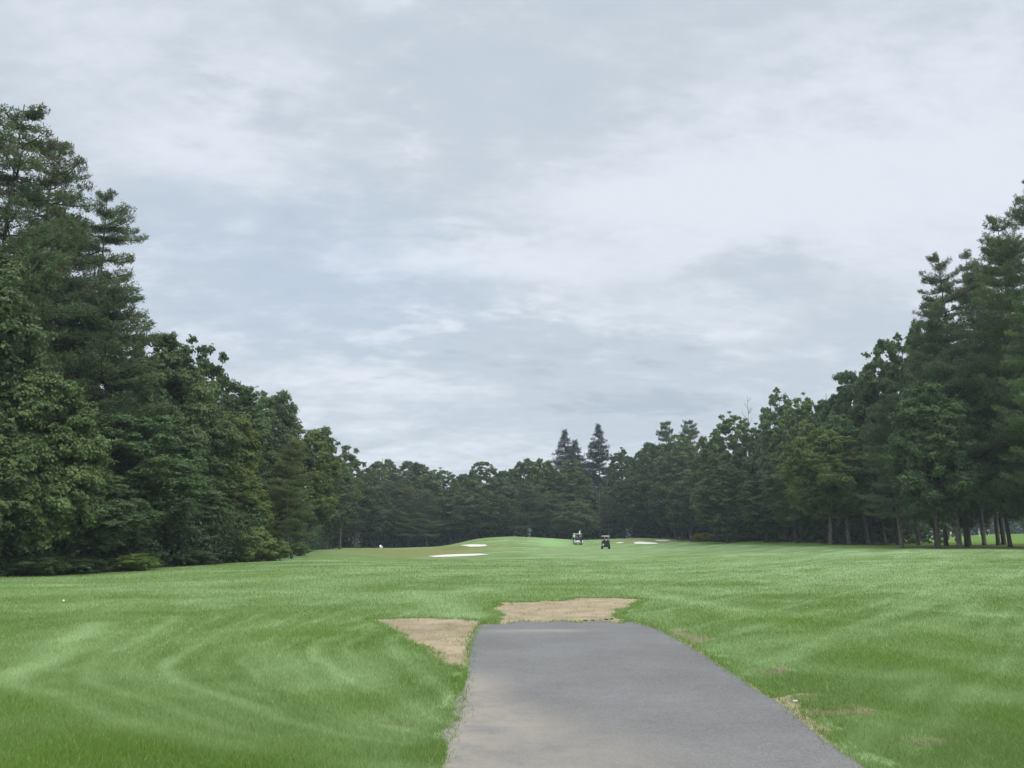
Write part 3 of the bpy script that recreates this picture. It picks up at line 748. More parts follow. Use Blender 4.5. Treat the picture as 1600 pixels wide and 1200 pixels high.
T = [
 # ---- left wood
 ('p1', 42, 46, 152, 6.0, MD, 'tallest pine with rust-brown branch tips at the left edge', G_L),
 ('p2', 165, 55, 298, 5.4, MD, 'tall pine with open tiers reaching right over the left wood', G_L),
 ('p1', 96, 50, 205, 5.0, MD, 'shoulder pine filling between the two tall left pines', G_L),
 ('p4', 100, 50, 330, 4.6, DK, 'dark soft pine under the shoulder pine at left', G_L),
 ('p3', -95, 44, 120, 5.0, DK, 'dense pine cut off by the left edge of the view', G_L),
 ('bn', -20, 40, 285, 3.3, MD, 'broad mid green oak before the tallest pine at left', G_L),
 ('bw', 40, 41, 565, 3.9, (1.04, 1.06, .92), 'olive oak with a bulging low crown nearest at left', G_L),
 ('bw', -75, 38.5, 600, 3.8, MD, 'low leafy tree at the very left of the wood edge', G_L),
 ('p3', 178, 52, 445, 4.9, MD, 'broad dense pine below the open-tiered pine', G_L),
 ('b3', 258, 58, 482, 3.6, MD, 'rounded tree stepping down right of the dense pine', G_L),
 ('air', 318, 68, 503, 3.2, DK, 'open-crowned dark tree with sky gaps on the left skyline', G_L),
 ('b2', 285, 60, 585, 3.6, MD, 'mid green tree below the open-crowned dark tree', G_L),
 ('b3', 378, 78, 566, 3.8, DK, 'dark leafy tree next below the open crown on the skyline', G_L),
 ('b1', 425, 90, 598, 3.8, MD, 'rounded skyline tree left of the small conifer tip', G_L),
 ('b4', 352, 63, 640, 3.4, OL, 'olive yellow-green tree in the middle of the left wood', G_L),
 ('b2', 230, 50, 640, 3.6, BL, 'blue-green leafy tree under the broad dense pine', G_L),
 ('b4', 140, 45, 720, 3.2, DK, 'low dark tree beside the bulging olive oak', G_L),
 ('b3', 290, 55, 725, 3.0, MD, 'low leafy tree over the dark foot of the left wood', G_L),
 ('b4', 382, 63, 735, 2.3, OL, 'narrow olive tree directly above the light green bush', G_L),
 ('p4', 450, 66, 690, 2.6, BR, 'brownish pine with a bare lower trunk beside the dark post', G_L),
 ('s1', 455, 104, 634, 2.4, MD, 'small dark conifer tip poking above the left skyline', G_L),
 ('b1', 488, 88, 655, 3.3, OL, 'olive round-topped tree at the end of the left wood', G_L),
 ('b3', 420, 72, 720, 2.6, BL, 'blue-green tree between light bush and brownish pine', G_L),
 ('b3', 512, 118, 700, 3.6, MD, 'mid green tree behind the olive round-topped one', G_L),
 ('air', 538, 125, 678, 3.4, LT, 'light airy tree with sky gaps where left wood meets far line', G_L),
 # ---- far line
 ('b4', 520, 140, 760, 4.5, DK, 'dark low tree right of the left wood end', G_F),
 ('b2', 560, 160, 716, 5.0, DK, 'dark tree under the airy one in the far line', G_F),
 ('b3', 598, 195, 701, 6.0, LT, 'pale rounded tree standing highest at left of the far line', G_F),
 ('b1', 583, 168, 745, 4.5, MD, 'plain green tree above the white tee block', G_F),
 ('p4', 617, 170, 735, 4.2, DK, 'straight dark pine with a bare trunk foot in the far line', G_F),
 ('b1', 652, 180, 706, 6.0, MD, 'wide dome-shaped tree left of centre in the far line', G_F),
 ('p4', 640, 168, 760, 3.8, BR, 'brownish pine before the wide dome-shaped tree', G_F),
 ('b2', 690, 185, 724, 5.0, LT, 'lighter tree sloping down right of the dome-shaped tree', G_F),
 ('p4', 668, 167, 765, 3.6, BL, 'bluish pine beside the left foot of the mound', G_F),
 ('b3', 728, 188, 724, 5.0, MD, 'tree in the lowest dip of the far skyline', G_F),
 ('b4', 706, 172, 757, 5.0, DK, 'dark low crown behind the left slope of the mound', G_F),
 ('b2', 758, 186, 717, 5.2, LT, 'light crown above the top of the mound', G_F),
 ('b1', 790, 184, 719, 5.0, MD, 'level-topped green tree right of the light crown', G_F),
 ('b4', 765, 172, 762, 5.5, BL, 'bluish dark tree directly behind the mound crest', G_F),
 ('b3', 818, 186, 703, 4.6, MD, 'slim tree with a pointed crown left of the spruces', G_F),
 ('b1', 848, 184, 703, 5.0, OL, 'olive crown touching the left spruce', G_F),
 ('p4', 822, 171, 755, 4.6, DK, 'dark pine right of the mound crest', G_F),
 ('s1', 882, 196, 672, 7.4, MD, 'left one of the two tallest black spruces', G_F),
 ('s1', 898, 199, 688, 8.2, MD, 'shorter spruce just right of the left black spruce', G_F),
 ('s1', 935, 192, 663, 7.4, MD, 'right one of the two tallest black spruces', G_F),
 ('b2', 890, 180, 712, 5.0, MD, 'green crown rising before the left spruces', G_F),
 ('bw', 896, 167, 782, 4.7, (.86, .95, .85), 'low round green tree behind the golf carts', G_F),
 ('b4', 865, 172, 770, 4.6, DK, 'dark low tree left of the round green tree', G_F),
 ('p4', 950, 174, 762, 3.6, BR, 'brownish thin tree below the right spruce', G_F),
 ('b2', 972, 182, 692, 5.0, MD, 'rounded tree directly right of the right spruce', G_F),
 ('b1', 1004, 176, 684, 5.2, MD, 'full-crowned tree above the wider right bunker', G_F),
 ('b4', 985, 168, 745, 5.0, DK, 'very dark crown low behind the right bunkers', G_F),
 ('p4', 1040, 172, 659, 4.2, MD, 'pine with a brown spiky top right of the spruces', G_F),
 ('p4', 1076, 168, 657, 4.4, MD, 'second spiky pine top, nearer the right wood', G_F),
 ('f1', 1024, 170, 674, 4.6, MD, 'rounded tree between the full crown and the first spiky pine top', G_F),
 ('f2', 1060, 160, 672, 4.8, LT, 'leafy tree rising between the two spiky pine tops', G_F),
 ('b3', 1050, 158, 700, 4.8, DK, 'dark full tree under the two spiky pine tops', G_F),
 ('b4', 1075, 148, 745, 4.6, MD, 'spreading low tree above the yellow bush', G_F),
 # ---- right wood
 ('b1', 1142, 134, 632, 4.6, LT, 'light tree with sky holes, first high crown of right wood', G_R),
 ('b2', 1108, 140, 664, 4.2, OL, 'olive tree left of the light one with sky holes', G_R),
 ('b4', 1130, 122, 715, 4.6, MD, 'leafy middle-height tree right of the yellow bush', G_R),
 ('b3', 1178, 128, 652, 3.8, DK, 'dark crown in the dip before the airy tree', G_R),
 ('air', 1213, 116, 590, 3.8, MD, 'airy tree with loose topmost twigs on the right skyline', G_R),
 ('b2', 1222, 112, 640, 4.2, MD, 'dense tree under the airy one with loose twigs', G_R),
 ('b1', 1250, 108, 602, 3.8, LT, 'light rounded skyline tree right of the airy one', G_R),
 ('b3', 1288, 100, 590, 3.8, MD, 'upright mid green tree of the right skyline', G_R),
 ('b4', 1190, 112, 735, 4.0, BL, 'blue-green low tree at the left part of the right wood', G_R),
 ('b2', 1245, 101, 700, 3.8, MD, 'low-crowned tree on a dark short trunk', G_R),
 ('b1', 1297, 87, 655, 3.8, OL, 'olive tree on a clear grey trunk, leftmost of the open trunks', G_R),
 ('b2', 1333, 96, 568, 4.0, DK, 'dark tall tree before the row of right pines', G_R),
 ('f2', 1326, 88, 640, 3.4, GR, 'soft green leafy tree on a slim trunk beside the olive tree', G_R),
 ('f2', 1374, 92, 522, 4.2, MD, 'first ragged tall tree of the right skyline', G_R),
 ('air', 1402, 90, 500, 3.6, DK, 'thin-crowned dark tree left of the high pine', G_R),
 ('p4', 1408, 75, 615, 3.6, MD, 'pine with a pale leaning trunk standing apart', G_R),
 ('p1', 1462, 72, 392, 4.3, MD, 'high pine with brown top and open tiers at right', G_R),
 ('b3', 1465, 68.5, 560, 3.4, DK, 'dark dense tree on the black trunk at right', G_R),
 ('b3', 1435, 84, 560, 3.6, MD, 'leafy tree filling the space left of the high pine', G_R),
 ('p4', 1498, 70.5, 470, 4.2, MD, 'pine on the thickest grey trunk', G_R),
 ('p2', 1508, 80, 392, 4.4, MD, 'brown-tipped pine behind the thickest trunk', G_R),
 ('p1', 1556, 72, 328, 4.2, MD, 'tall pine with a spiky brown top near the right edge', G_R),
 ('p3', 1561, 69, 372, 4.4, LT, 'broad bright green pine before the spiky-topped one', G_R),
 ('p2', 1612, 66, 278, 5.0, MD, 'tallest right pine cut off by the right edge', G_R),
 ('p3', 1622, 63, 440, 4.4, LT, 'bright low-branched pine cut off by the right edge', G_R),
 ('p4', 1520, 84, 425, 4.2, MD, 'soft pine high behind the brown-tipped one at right', G_R),
 ('f1', 1440, 82, 470, 3.6, MD, 'feathery leafy tree just left of the high brown-topped pine', G_R),
 ('f1', 1537, 80, 520, 3.6, DK, 'shaded leafy tree on a thin dark trunk', G_R),
 ('p4', 1577, 70, 560, 3.4, MD, 'pine on the stout dark trunk near the right edge', G_R),
 ('p3', 1690, 62, 300, 5.0, MD, 'dense pine just outside the right edge', G_R),
 ('b3', 1514, 83, 640, 3.2, DK, 'slim dark tree behind the thickest trunk', G_R),
 ('b2', 1365, 98, 640, 3.8, BL, 'blue-green leafy tree behind the pale leaning trunk', G_R),
]
for r in T: plant(*r)
# far trees seen under and between the right-hand crowns
for px, D, top, R, k, lb in ((1375, 215, 700, 8, 'b1', 'shaded far tree behind the pale leaning trunk'), (1425, 235, 690, 9, 'b2', 'broad far tree beyond the white golf cart'), (1480, 240, 680, 9, 'b4', 'dark far tree beyond the beige golf cart'),
                             (1532, 238, 670, 9, 'b1', 'far tree behind the golfer in blue'), (1585, 232, 650, 9, 'b3', 'far tree beyond the bright lawn at right edge'), (1650, 225, 640, 9, 'b2', 'far tree past the right edge of the bright lawn'), (1320, 180, 700, 7, 'b4', 'hidden dark tree behind the olive tree')):
    plant(k, px, D, top, R, DK, lb, 'trees closing the far lawn at right')

# shrubs
SH = [(398, 57.5, 822, 1.7, (1.28, 1.25, .95), 'light green bush bulging out of the left wood edge'), (422, 58.5, 841, 1.25, (1.35, 1.35, 1.0), 'smaller bright bush right of the bulging bush'),
      (372, 58, 842, 1.3, BR, 'reddish-brown tinged bush left of the bulging bush'), (212, 45.2, 864, 1.3, (1.3, 1.35, .8), 'small yellow-green bush in the dark wood foot'),
      (135, 43.5, 868, 1.5, DK, 'dark bush at the wood edge under the olive oak'), (310, 53, 858, 1.5, DK, 'dark bush low in the middle of the left wood edge'),
      (60, 41, 862, 1.6, DK, 'dark shadowed bush near the left edge of the view'),
      (1096, 143, 833, 2.2, (2.6, 1.7, .6), 'yellow bush glowing before the far right trees'), (1130, 136, 834, 2.4, DK, 'dark bush right of the yellow bush'),
      (1165, 130, 832, 2.4, OL, 'olive bush at the foot of the right wood'), (468, 72, 846, 1.0, GR, 'small green bush behind the dark post')]
for (px, D, top, R, tint, lb) in SH: plant('sh', px, D, top, R, tint, lb, 'shrubs at the wood edges', cat='bush')

# pale dead stems and a leafless snag
def snag(px, D, top, label, mat=M_PALEBARK, lean=.02, twigs=8, seed=1):
    rng = np.random.default_rng(seed); b = at(px, D); H = CAMH + slope(top) * D - b.z
    root = bpy.data.objects.new('bare_tree', None); col.objects.link(root); root.location = b
    tag(root, label, 'bare tree', 'leafless trees')
    mb = MB(); t = np.linspace(0, 1, 9); P = np.stack([lean * H * t + .1 * np.sin(t * 7), .1 * np.cos(t * 5) - .1, t * H - .2 * (t == 0)], 1)
    mb.tube(P, np.linspace(.10, .025, 9), 7); mb.build('trunk', mat, root, True)
    m2 = MB()
    for k in range(twigs):
        f = rng.uniform(.55, .98); s = np.array([np.interp(f, t, P[:, i]) for i in range(3)]); L = rng.uniform(1, 2.6) * (1.2 - f) * 2
        th = rng.uniform(0, 6.28); u = np.linspace(0, 1, 4)[:, None]
        e = np.array([np.cos(th) * .7, np.sin(th) * .4, .7]) * L
        C = s + e * u + np.array([0, 0, .2]) * u * u * L
        m2.tube(C, [.035, .025, .018, .008], 4)
        for j in range(3):
            s2 = C[2] if j else C[1]; e2 = e * .45 + rng.normal(0, .35, 3)
            m2.tube(np.stack([s2, s2 + e2 * .5, s2 + e2]), [.014, .01, .004], 3)
    m2.build('branches', mat, root, True)
snag(937, 171, 752, 'pale slender dead stem, left of two below the right spruce', seed=2, twigs=5)
snag(951, 171, 748, 'pale slender dead stem, right of two below the right spruce', seed=3, twigs=5, lean=-.01)
snag(1183, 133, 618, 'leafless grey twiggy tree beside the airy skyline tree', seed=4, twigs=18, lean=-.015)

# undergrowth and the deep wood behind the front trees: leaf mass nobody could count
def undergrowth(name, pts, thick, h0, h1, n, leaf, seed, label):
    rng = np.random.default_rng(seed); P = np.array(pts, float)
    seg = np.linalg.norm(np.diff(P, axis=0), axis=1); cs = np.concatenate([[0], np.cumsum(seg)])
    s = rng.uniform(0, cs[-1], n); x = np.interp(s, cs, P[:, 0]); y = np.interp(s, cs, P[:, 1])
    i = np.clip(np.searchsorted(cs, s) - 1, 0, len(seg) - 1); d = np.diff(P, axis=0)[i] / seg[i][:, None]
    o = rng.uniform(0, thick, n); x = x - d[:, 1] * o; y = y + d[:, 0] * o
    h = h0 + (h1 - h0) * fbm(x * .22, y * .22, seed, 3) * (.5 + o / thick)
    u = rng.random(n) ** .8
    z = Z(x, y) + u * h
    k = fbm(x * .5 + z * .4, y * .5 - z * .3, seed + 3, 3) > .40
    q = np.stack([x, y, z], 1)[k]; m = len(q)
    V, f = leaf_quads(q, rng.normal(0, .6, (m, 3)) + np.array([0, 0, .6]), leaf, rng)
    tint = np.clip(fbm(q[:, 0] * .6, q[:, 1] * .6 + q[:, 2], seed + 9, 3) + rng.normal(0, .1, m), 0, 1)
    me = mesh_np(name, V, f, [M_LEAF], dict(tint=np.repeat(tint, 4)))
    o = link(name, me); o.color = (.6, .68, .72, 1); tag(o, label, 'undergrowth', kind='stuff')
undergrowth('undergrowth', [(-31, 28), (-26.4, 36.8), (-22.8, 42.3), (-20.3, 51.5), (-17.9, 58.5), (-20.0, 66), (-24, 92), (-27, 118), (-33.5, 150)], 5, 2.2, 7.5, 190000, .12, 5, 'dark leafy undergrowth at the foot of the left wood')
undergrowth('undergrowth', [(-42, 28), (-37, 45), (-31, 60), (-32, 90), (-36, 118), (-42, 152)], 5, 7, 17, 90000, .42, 6, 'deep shaded foliage inside the left wood')
undergrowth('undergrowth', [(-38, 156), (-30, 168), (-14, 174), (4, 180), (24, 176), (36, 160), (42, 135)], 10, 4, 14, 100000, .42, 7, 'dark foliage filling the far wood behind its front trees')
undergrowth('undergrowth', [(38, 168), (44, 132), (47, 108), (45, 98), (46, 104), (58, 200), (72, 232), (110, 245), (190, 240)], 9, 3, 11, 80000, .42, 8, 'shaded foliage deep behind the right wood')

# ------------------------------------------------------------------ golf carts, bags, people, small things
M_BLACK = simple('black_plastic', (.018, .018, .022), .5); M_TYRE = simple('black_rubber', (.02, .02, .02), .9)
M_WHITE = simple('white_enamel', (.78, .78, .76), .35, .5, .04); M_CREAM = simple('cream_roof', (.66, .64, .58), .5, .4, .06)
M_STEEL = simple('dull_steel', (.35, .35, .36), .4, .5, .1, 20, .8); M_NAVY = simple('navy_shell', (.022, .028, .055), .35, .5)
M_VINYL = simple('dark_vinyl', (.05, .045, .05), .6); M_BEIGE = simple('beige_paint', (.42, .37, .31), .5)
M_SKIN = simple('skin', (.50, .31, .22), .6, .3, .06); M_HAIR = simple('dark_hair', (.04, .028, .02), .8)
M_GREENPOST = simple('dark_green_post', (.02, .032, .022), .7)

def wheel(root, x, y, r=.23, w=.17):
    wh = MB(); th = np.linspace(0, 2 * np.pi, 21)[:-1]
    prof = [(-w / 2, r * .62), (-w / 2, r * .9), (-w * .38, r), (w * .38, r), (w / 2, r * .9), (w / 2, r * .62), (w * .2, r * .55), (-w * .2, r * .55)]
    v = [(a, rr * math.cos(t), rr * math.sin(t)) for t in th for a, rr in prof]; n = len(prof); m = len(th)
    q = [(i * n + k, i * n + (k + 1) % n, ((i + 1) % m) * n + (k + 1) % n, ((i + 1) % m) * n + k) for i in range(m) for k in range(n)]
    wh.add(v, q); o = wh.build('wheel', M_TYRE, root, True, (x, y, r))
    rm = MB(); rm.tube([(-w * .3, 0, 0), (-w * .1, 0, 0), (w * .1, 0, 0), (w * .3, 0, 0)], [r * .6, r * .5, r * .5, r * .6], 16); rm.build('rim', M_STEEL, o, False)
def golf_cart(px, D, rz, label, body, roof, seat):
    root = bpy.data.objects.new('golf_cart', None); col.objects.link(root); root.location = at(px, D); root.rotation_euler = (0, 0, rz)
    root.empty_display_size = .3
    tag(root, label, 'golf cart', 'golf carts on the course')
    b = MB()
    b.prism([(-1.12, .30), (-1.18, .45), (-1.12, .66), (-.95, .72), (-.28, .70), (-.22, .30)], -.58, .58)       # rear fender box
    b.prism([(-.215, .26), (-.215, .33), (.62, .33), (.62, .26)], -.56, .56)                                       # floor
    b.prism([(.625, .28), (.625, .78), (.72, .88), (.95, .80), (1.18, .55), (1.16, .30)], -.52, .52)                # front cowl
    b.box((0, 1.2, .36), (1.0, .07, .1)); b.build('body', body, root)
    s = MB(); s.box((0, -.42, .77), (1.05, .46, .13), .04); s.build('seat', seat, root)
    s = MB(); s.box((0, -.70, 1.0), (1.05, .10, .34), .04, Matrix.Rotation(.15, 4, 'X')); s.build('backrest', seat, root)
    r = MB(); r.prism([(-1.0, 1.80), (-.92, 1.84), (0, 1.88), (.72, 1.84), (.80, 1.79), (.0, 1.815)], -.58, .58); r.build('roof', roof, root)
    for x in (-.54, .54):
        p = MB(); p.tube([(x, -.86, .70), (x, -.88, 1.3), (x, -.80, 1.80)], .018, 6); p.build('roof_post', M_BLACK, root)
        p = MB(); p.tube([(x * .92, .80, .84), (x * .95, .62, 1.4), (x, .50, 1.83)], .016, 6); p.build('roof_post', M_BLACK, root)
    for x in (-.49, .49):
        wheel(root, x, -.78); wheel(root, x, .86)
    w = MB(); w.tube([(-.27 + .16 * math.cos(a), .33 - .08 * math.sin(a), 1.0 + .13 * math.sin(a)) for a in np.linspace(0, 2 * np.pi, 17)], .014, 6)
    w.tube([(-.27, .68, .82), (-.27, .33, 1.0)], .02, 6); w.build('steering_wheel', M_BLACK, root)
    k = MB(); k.box((0, -1.28, .42), (.95, .22, .04)); k.tube([(-.45, -1.2, .44), (-.45, -1.22, 1.1), (.45, -1.22, 1.1), (.45, -1.2, .44)], .015, 6)
    k.build('bag_rack', M_BLACK, root)
    return root
def golf_bag(cart, x, mat, label, y=-1.30, club=True, hh=.86):
    root = bpy.data.objects.new('golf_bag', None); col.objects.link(root)
    root.location = cart.location + Vector((x, y, .44)); root.empty_display_size = .2
    root.location = cart.location + (Matrix.Rotation(cart.rotation_euler.z, 3, 'Z') @ Vector((x, y, .445)))
    tag(root, label, 'golf bag', 'golf bags')
    b = MB(); b.tube([(0, 0, 0), (0, 0, .05), (0, 0, .35), (0, 0, .7), (0, 0, hh)], [.13, .15, .14, .13, .145], 12); b.build('bag_body', mat, root, True)
    b = MB(); b.box((0, -.15, .28), (.2, .1, .34), .04); b.build('pocket', mat, root)
    c = MB(); rg = random.Random(int(x * 100))
    for i in range(8):
        a = rg.uniform(0, 6.28); dx, dy = .08 * math.cos(a), .08 * math.sin(a); h = hh + rg.uniform(.12, .3)
        c.tube([(dx * .8, dy * .8, hh - .1), (dx * 1.3, dy * 1.3, h)], .006, 4); c.ball((dx * 1.3, dy * 1.3, h), (.035, .05, .03), 6, 4)
    c.build('clubs', M_STEEL, root)

def skin_mesh(name, verts, edges, radii, mats, sub=1, root=0):
    me = bpy.data.meshes.new(name); me.from_pydata(verts, edges, []); o = bpy.data.objects.new('tmp', me); col.objects.link(o)
    o.modifiers.new('s', 'SKIN')
    if not me.skin_vertices:
        return None
    sv = me.skin_vertices[0].data
    for i, r in enumerate(radii): sv[i].radius = (r if isinstance(r, tuple) else (r, r))
    sv[root].use_root = True
    m = o.modifiers.new('u', 'SUBSURF'); m.levels = sub
    dg = bpy.context.evaluated_depsgraph_get(); ev = o.evaluated_get(dg)
    out = bpy.data.meshes.new_from_object(ev); out.name = name; bpy.data.objects.remove(o)
    out.materials.clear()
    for m_ in mats: out.materials.append(m_)
    out.polygons.foreach_set('use_smooth', np.ones(len(out.polygons), bool))
    return out
def person(loc, rz, pose, label, shirt, trousers, cap=None):
    root = bpy.data.objects.new('person', None); col.objects.link(root); root.location = loc; root.rotation_euler = (0, 0, rz); root.empty_display_size = .3
    tag(root, label, 'person', 'golfers')
    # joints for a 1.75 m figure facing +Y
    if pose == 'stand':
        J = dict(pel=(0, 0, .95), sp=(0, .01, 1.15), ch=(0, 0, 1.35), nk=(0, 0, 1.50), hd=(0, .02, 1.60), tp=(0, .02, 1.72),
                 hl=(-.10, 0, .90), kl=(-.13, .02, .49), al=(-.14, -.02, .09), tl=(-.16, .13, .04), hr=(.10, 0, .90), kr=(.12, .04, .49), ar=(.13, 0, .09), tr=(.15, .15, .04),
                 sl=(-.19, 0, 1.42), el=(-.26, -.03, 1.13), wl=(-.25, .10, .90), sr=(.19, 0, 1.42), er=(.27, .0, 1.13), wr=(.20, .20, 1.00))
    elif pose == 'seat':
        J = dict(pel=(0, 0, .12), sp=(0, -.02, .32), ch=(0, -.01, .52), nk=(0, .01, .67), hd=(0, .04, .77), tp=(0, .04, .89),
                 hl=(-.10, .02, .10), kl=(-.13, .46, .12), al=(-.13, .55, -.30), tl=(-.13, .70, -.35), hr=(.10, .02, .10), kr=(.14, .45, .12), ar=(.14, .52, -.30), tr=(.15, .67, -.35),
                 sl=(-.19, 0, .59), el=(-.24, .12, .34), wl=(-.16, .36, .36), sr=(.19, 0, .59), er=(.25, .14, .34), wr=(.14, .38, .38))
    else:  # bending forward over a ball
        J = dict(pel=(0, 0, .92), sp=(0, .14, 1.07), ch=(0, .30, 1.20), nk=(0, .42, 1.28), hd=(0, .52, 1.30), tp=(0, .63, 1.33),
                 hl=(-.11, 0, .87), kl=(-.18, .10, .48), al=(-.18, -.02, .09), tl=(-.20, .13, .04), hr=(.11, 0, .87), kr=(.18, .10, .48), ar=(.18, -.02, .09), tr=(.20, .13, .04),
                 sl=(-.18, .34, 1.22), el=(-.16, .42, .97), wl=(-.04, .50, .76), sr=(.18, .34, 1.22), er=(.16, .42, .97), wr=(.04, .48, .72))
    R = dict(pel=.135, sp=(.13, .10), ch=(.155, .11), nk=.055, hd=.085, tp=.07, hl=.095, kl=.06, al=.042, tl=.035, hr=.095, kr=.06, ar=.042, tr=.035,
             sl=.06, el=.043, wl=.03, sr=.06, er=.043, wr=.03)
    E = [('pel', 'sp'), ('sp', 'ch'), ('ch', 'nk'), ('nk', 'hd'), ('hd', 'tp'), ('pel', 'hl'), ('hl', 'kl'), ('kl', 'al'), ('al', 'tl'), ('pel', 'hr'), ('hr', 'kr'), ('kr', 'ar'), ('ar', 'tr'),
         ('ch', 'sl'), ('sl', 'el'), ('el', 'wl'), ('ch', 'sr'), ('sr', 'er'), ('er', 'wr')]
    for s, sg in (('l', -1), ('r', 1)):
        w = Vector(J['w' + s]); d = (w - Vector(J['e' + s])).normalized(); lat = Vector((0, 1, 0)).cross(d); lat = lat.normalized() if lat.length > .1 else Vector((1, 0, 0))
        J['p' + s] = tuple(w + d * .07); R['p' + s] = .034; E.append(('w' + s, 'p' + s))
        for k in range(4):
            a = w + d * (.12) + lat * (k - 1.5) * .020; bb = a + d * (.035 - .006 * abs(k - 1.5)) + Vector((0, 0, -.01)); J['f%s%d' % (s, k)] = tuple(a); J['g%s%d' % (s, k)] = tuple(bb)
            R['f%s%d' % (s, k)] = .009; R['g%s%d' % (s, k)] = .008; E += [('p' + s, 'f%s%d' % (s, k)), ('f%s%d' % (s, k), 'g%s%d' % (s, k))]
        a = w + d * .05 + lat * -.045; J['t1' + s] = tuple(a); J['t2' + s] = tuple(a + d * .035 + lat * -.01); R['t1' + s] = .011; R['t2' + s] = .009; E += [('w' + s, 't1' + s), ('t1' + s, 't2' + s)]
    keys = list(J); ix = {k: i for i, k in enumerate(keys)}
    me = skin_mesh('body', [J[k] for k in keys], [(ix[a], ix[b]) for a, b in E], [R[k] for k in keys], [M_SKIN])
    if me is None: return
    link('body', me, root)
    def sub(name, ks, es, grow, mat, ends={}):
        P = []; rr = []; id_ = {}
        for k in ks:
            id_[k] = len(P); P.append(ends.get(k, J[k])); r = R[k]; rr.append(tuple(x + grow for x in r) if isinstance(r, tuple) else r + grow)
        m = skin_mesh(name, P, [(id_[a], id_[b]) for a, b in es], rr, [mat]); link(name, m, root)
    mid = lambda a, b, t: tuple(Vector(J[a]).lerp(Vector(J[b]), t))
    sub('shirt', ['sp', 'pel', 'ch', 'sl', 'el', 'sr', 'er'], [('pel', 'sp'), ('sp', 'ch'), ('ch', 'sl'), ('sl', 'el'), ('ch', 'sr'), ('sr', 'er')], .022, shirt, dict(el=mid('sl', 'el', .75), er=mid('sr', 'er', .75)))
    sub('trousers', ['pel', 'hl', 'kl', 'al', 'hr', 'kr', 'ar'], [('pel', 'hl'), ('hl', 'kl'), ('kl', 'al'), ('pel', 'hr'), ('hr', 'kr'), ('kr', 'ar')], .016, trousers)
    h = Vector(J['hd']).lerp(Vector(J['tp']), .75); hb = MB()
    hb.ball(tuple(h + Vector((0, -.012, .012))), (.088, .10, .085), 14, 9)
    if cap is not None:
        hb.box(tuple(h + Vector((0, .13, .01))), (.14, .12, .015), .005); hb.build('cap', cap, root, False)
    else: hb.build('hair', M_HAIR, root, True)
    c = Vector(J['hd'])
    for nm, off, rr, mt in (('nose', (0, .095, 0), (.014, .02, .02), M_SKIN), ('ear', (-.088, 0, 0), (.012, .022, .032), M_SKIN), ('ear', (.088, 0, 0), (.012, .022, .032), M_SKIN),
                            ('eye', (-.032, .085, .025), .011, M_HAIR), ('eye', (.032, .085, .025), .011, M_HAIR), ('mouth', (0, .087, -.04), (.024, .008, .006), M_HAIR)):
        f = MB(); f.ball(tuple(c + Vector(off)), rr, 8, 6); f.build(nm, mt, root, True)
    for s in 'lr':
        b = MB(); a = Vector(J['a' + s]); t = Vector(J['t' + s]); b.ball(tuple((a + t) / 2 + Vector((0, .0, -.02 if pose == 'seat' else -.01))), (.052, .14, .052), 10, 6); b.build('shoe', M_WHITE if cap is None else M_BLACK, root, True)
    return root

c1 = golf_cart(903, 141, .12, 'golf cart with white body and plum-shirted driver, left of the dark cart', M_WHITE, M_CREAM, M_VINYL)
c2 = golf_cart(946, 119, -.04, 'dark golf cart with pale roof, nearer of the two on the fairway', M_NAVY, M_CREAM, M_BLACK)
golf_bag(c2, -.26, M_BLACK, 'black golf bag strapped at left behind the dark cart', hh=.92); golf_bag(c2, .26, M_NAVY, 'navy golf bag strapped at right behind the dark cart', hh=.9)
golf_bag(c1, .30, M_BLACK, 'black golf bag on the back of the white-bodied cart')
t = MB(); t.box((0, 0, 0), (.24, .12, .26), .03); to = t.build('towel', M_WHITE, None, loc=c2.location + Vector((-.50, -1.44, .62))); tag(to, 'white towel hanging low at the left rear of the dark cart', 'towel')
plum = simple('plum_cloth', (.10, .06, .085), .9, .1); mint = simple('mint_cloth', (.40, .72, .48), .9, .1); khaki = simple('khaki_cloth', (.36, .30, .21), .9, .1)
darkc = simple('charcoal_cloth', (.03, .03, .035), .9, .1); bluec = simple('light_blue_cloth', (.16, .30, .62), .9, .1); cream = simple('cream_cloth', (.68, .66, .6), .9, .1)
M3 = Matrix.Rotation(.12, 3, 'Z')
person(c1.location + M3 @ Vector((-.27, -.47, .83)), .12, 'seat', 'golfer in a plum shirt seated at the left of the white-bodied cart', plum, darkc)
person(c1.location + M3 @ Vector((.28, -.47, .83)), .12, 'seat', 'golfer in dark clothes and white cap seated at the right of the cart', darkc, khaki, M_WHITE)
person(at(897, 145.5), .5, 'stand', 'golfer in a mint green shirt standing beyond the white-bodied cart', mint, darkc, M_WHITE)
c3 = golf_cart(1451, 198, .25, 'white golf cart among the right trunks', M_WHITE, M_CREAM, M_VINYL)
c4 = golf_cart(1473, 196, -.5, 'dull beige golf cart right of the white one among trunks', M_BEIGE, M_CREAM, M_VINYL)
person(at(1531, 168), 1.2, 'stand', 'distant golfer in a light blue shirt between the right trunks', bluec, cream)
person(at(1543, 166), -1.9, 'bend', 'distant golfer in beige bending forward between the right trunks', khaki, darkc)
person(at(1486, 196), .3, 'stand', 'distant golfer in pale clothes beside the beige cart', cream, khaki)

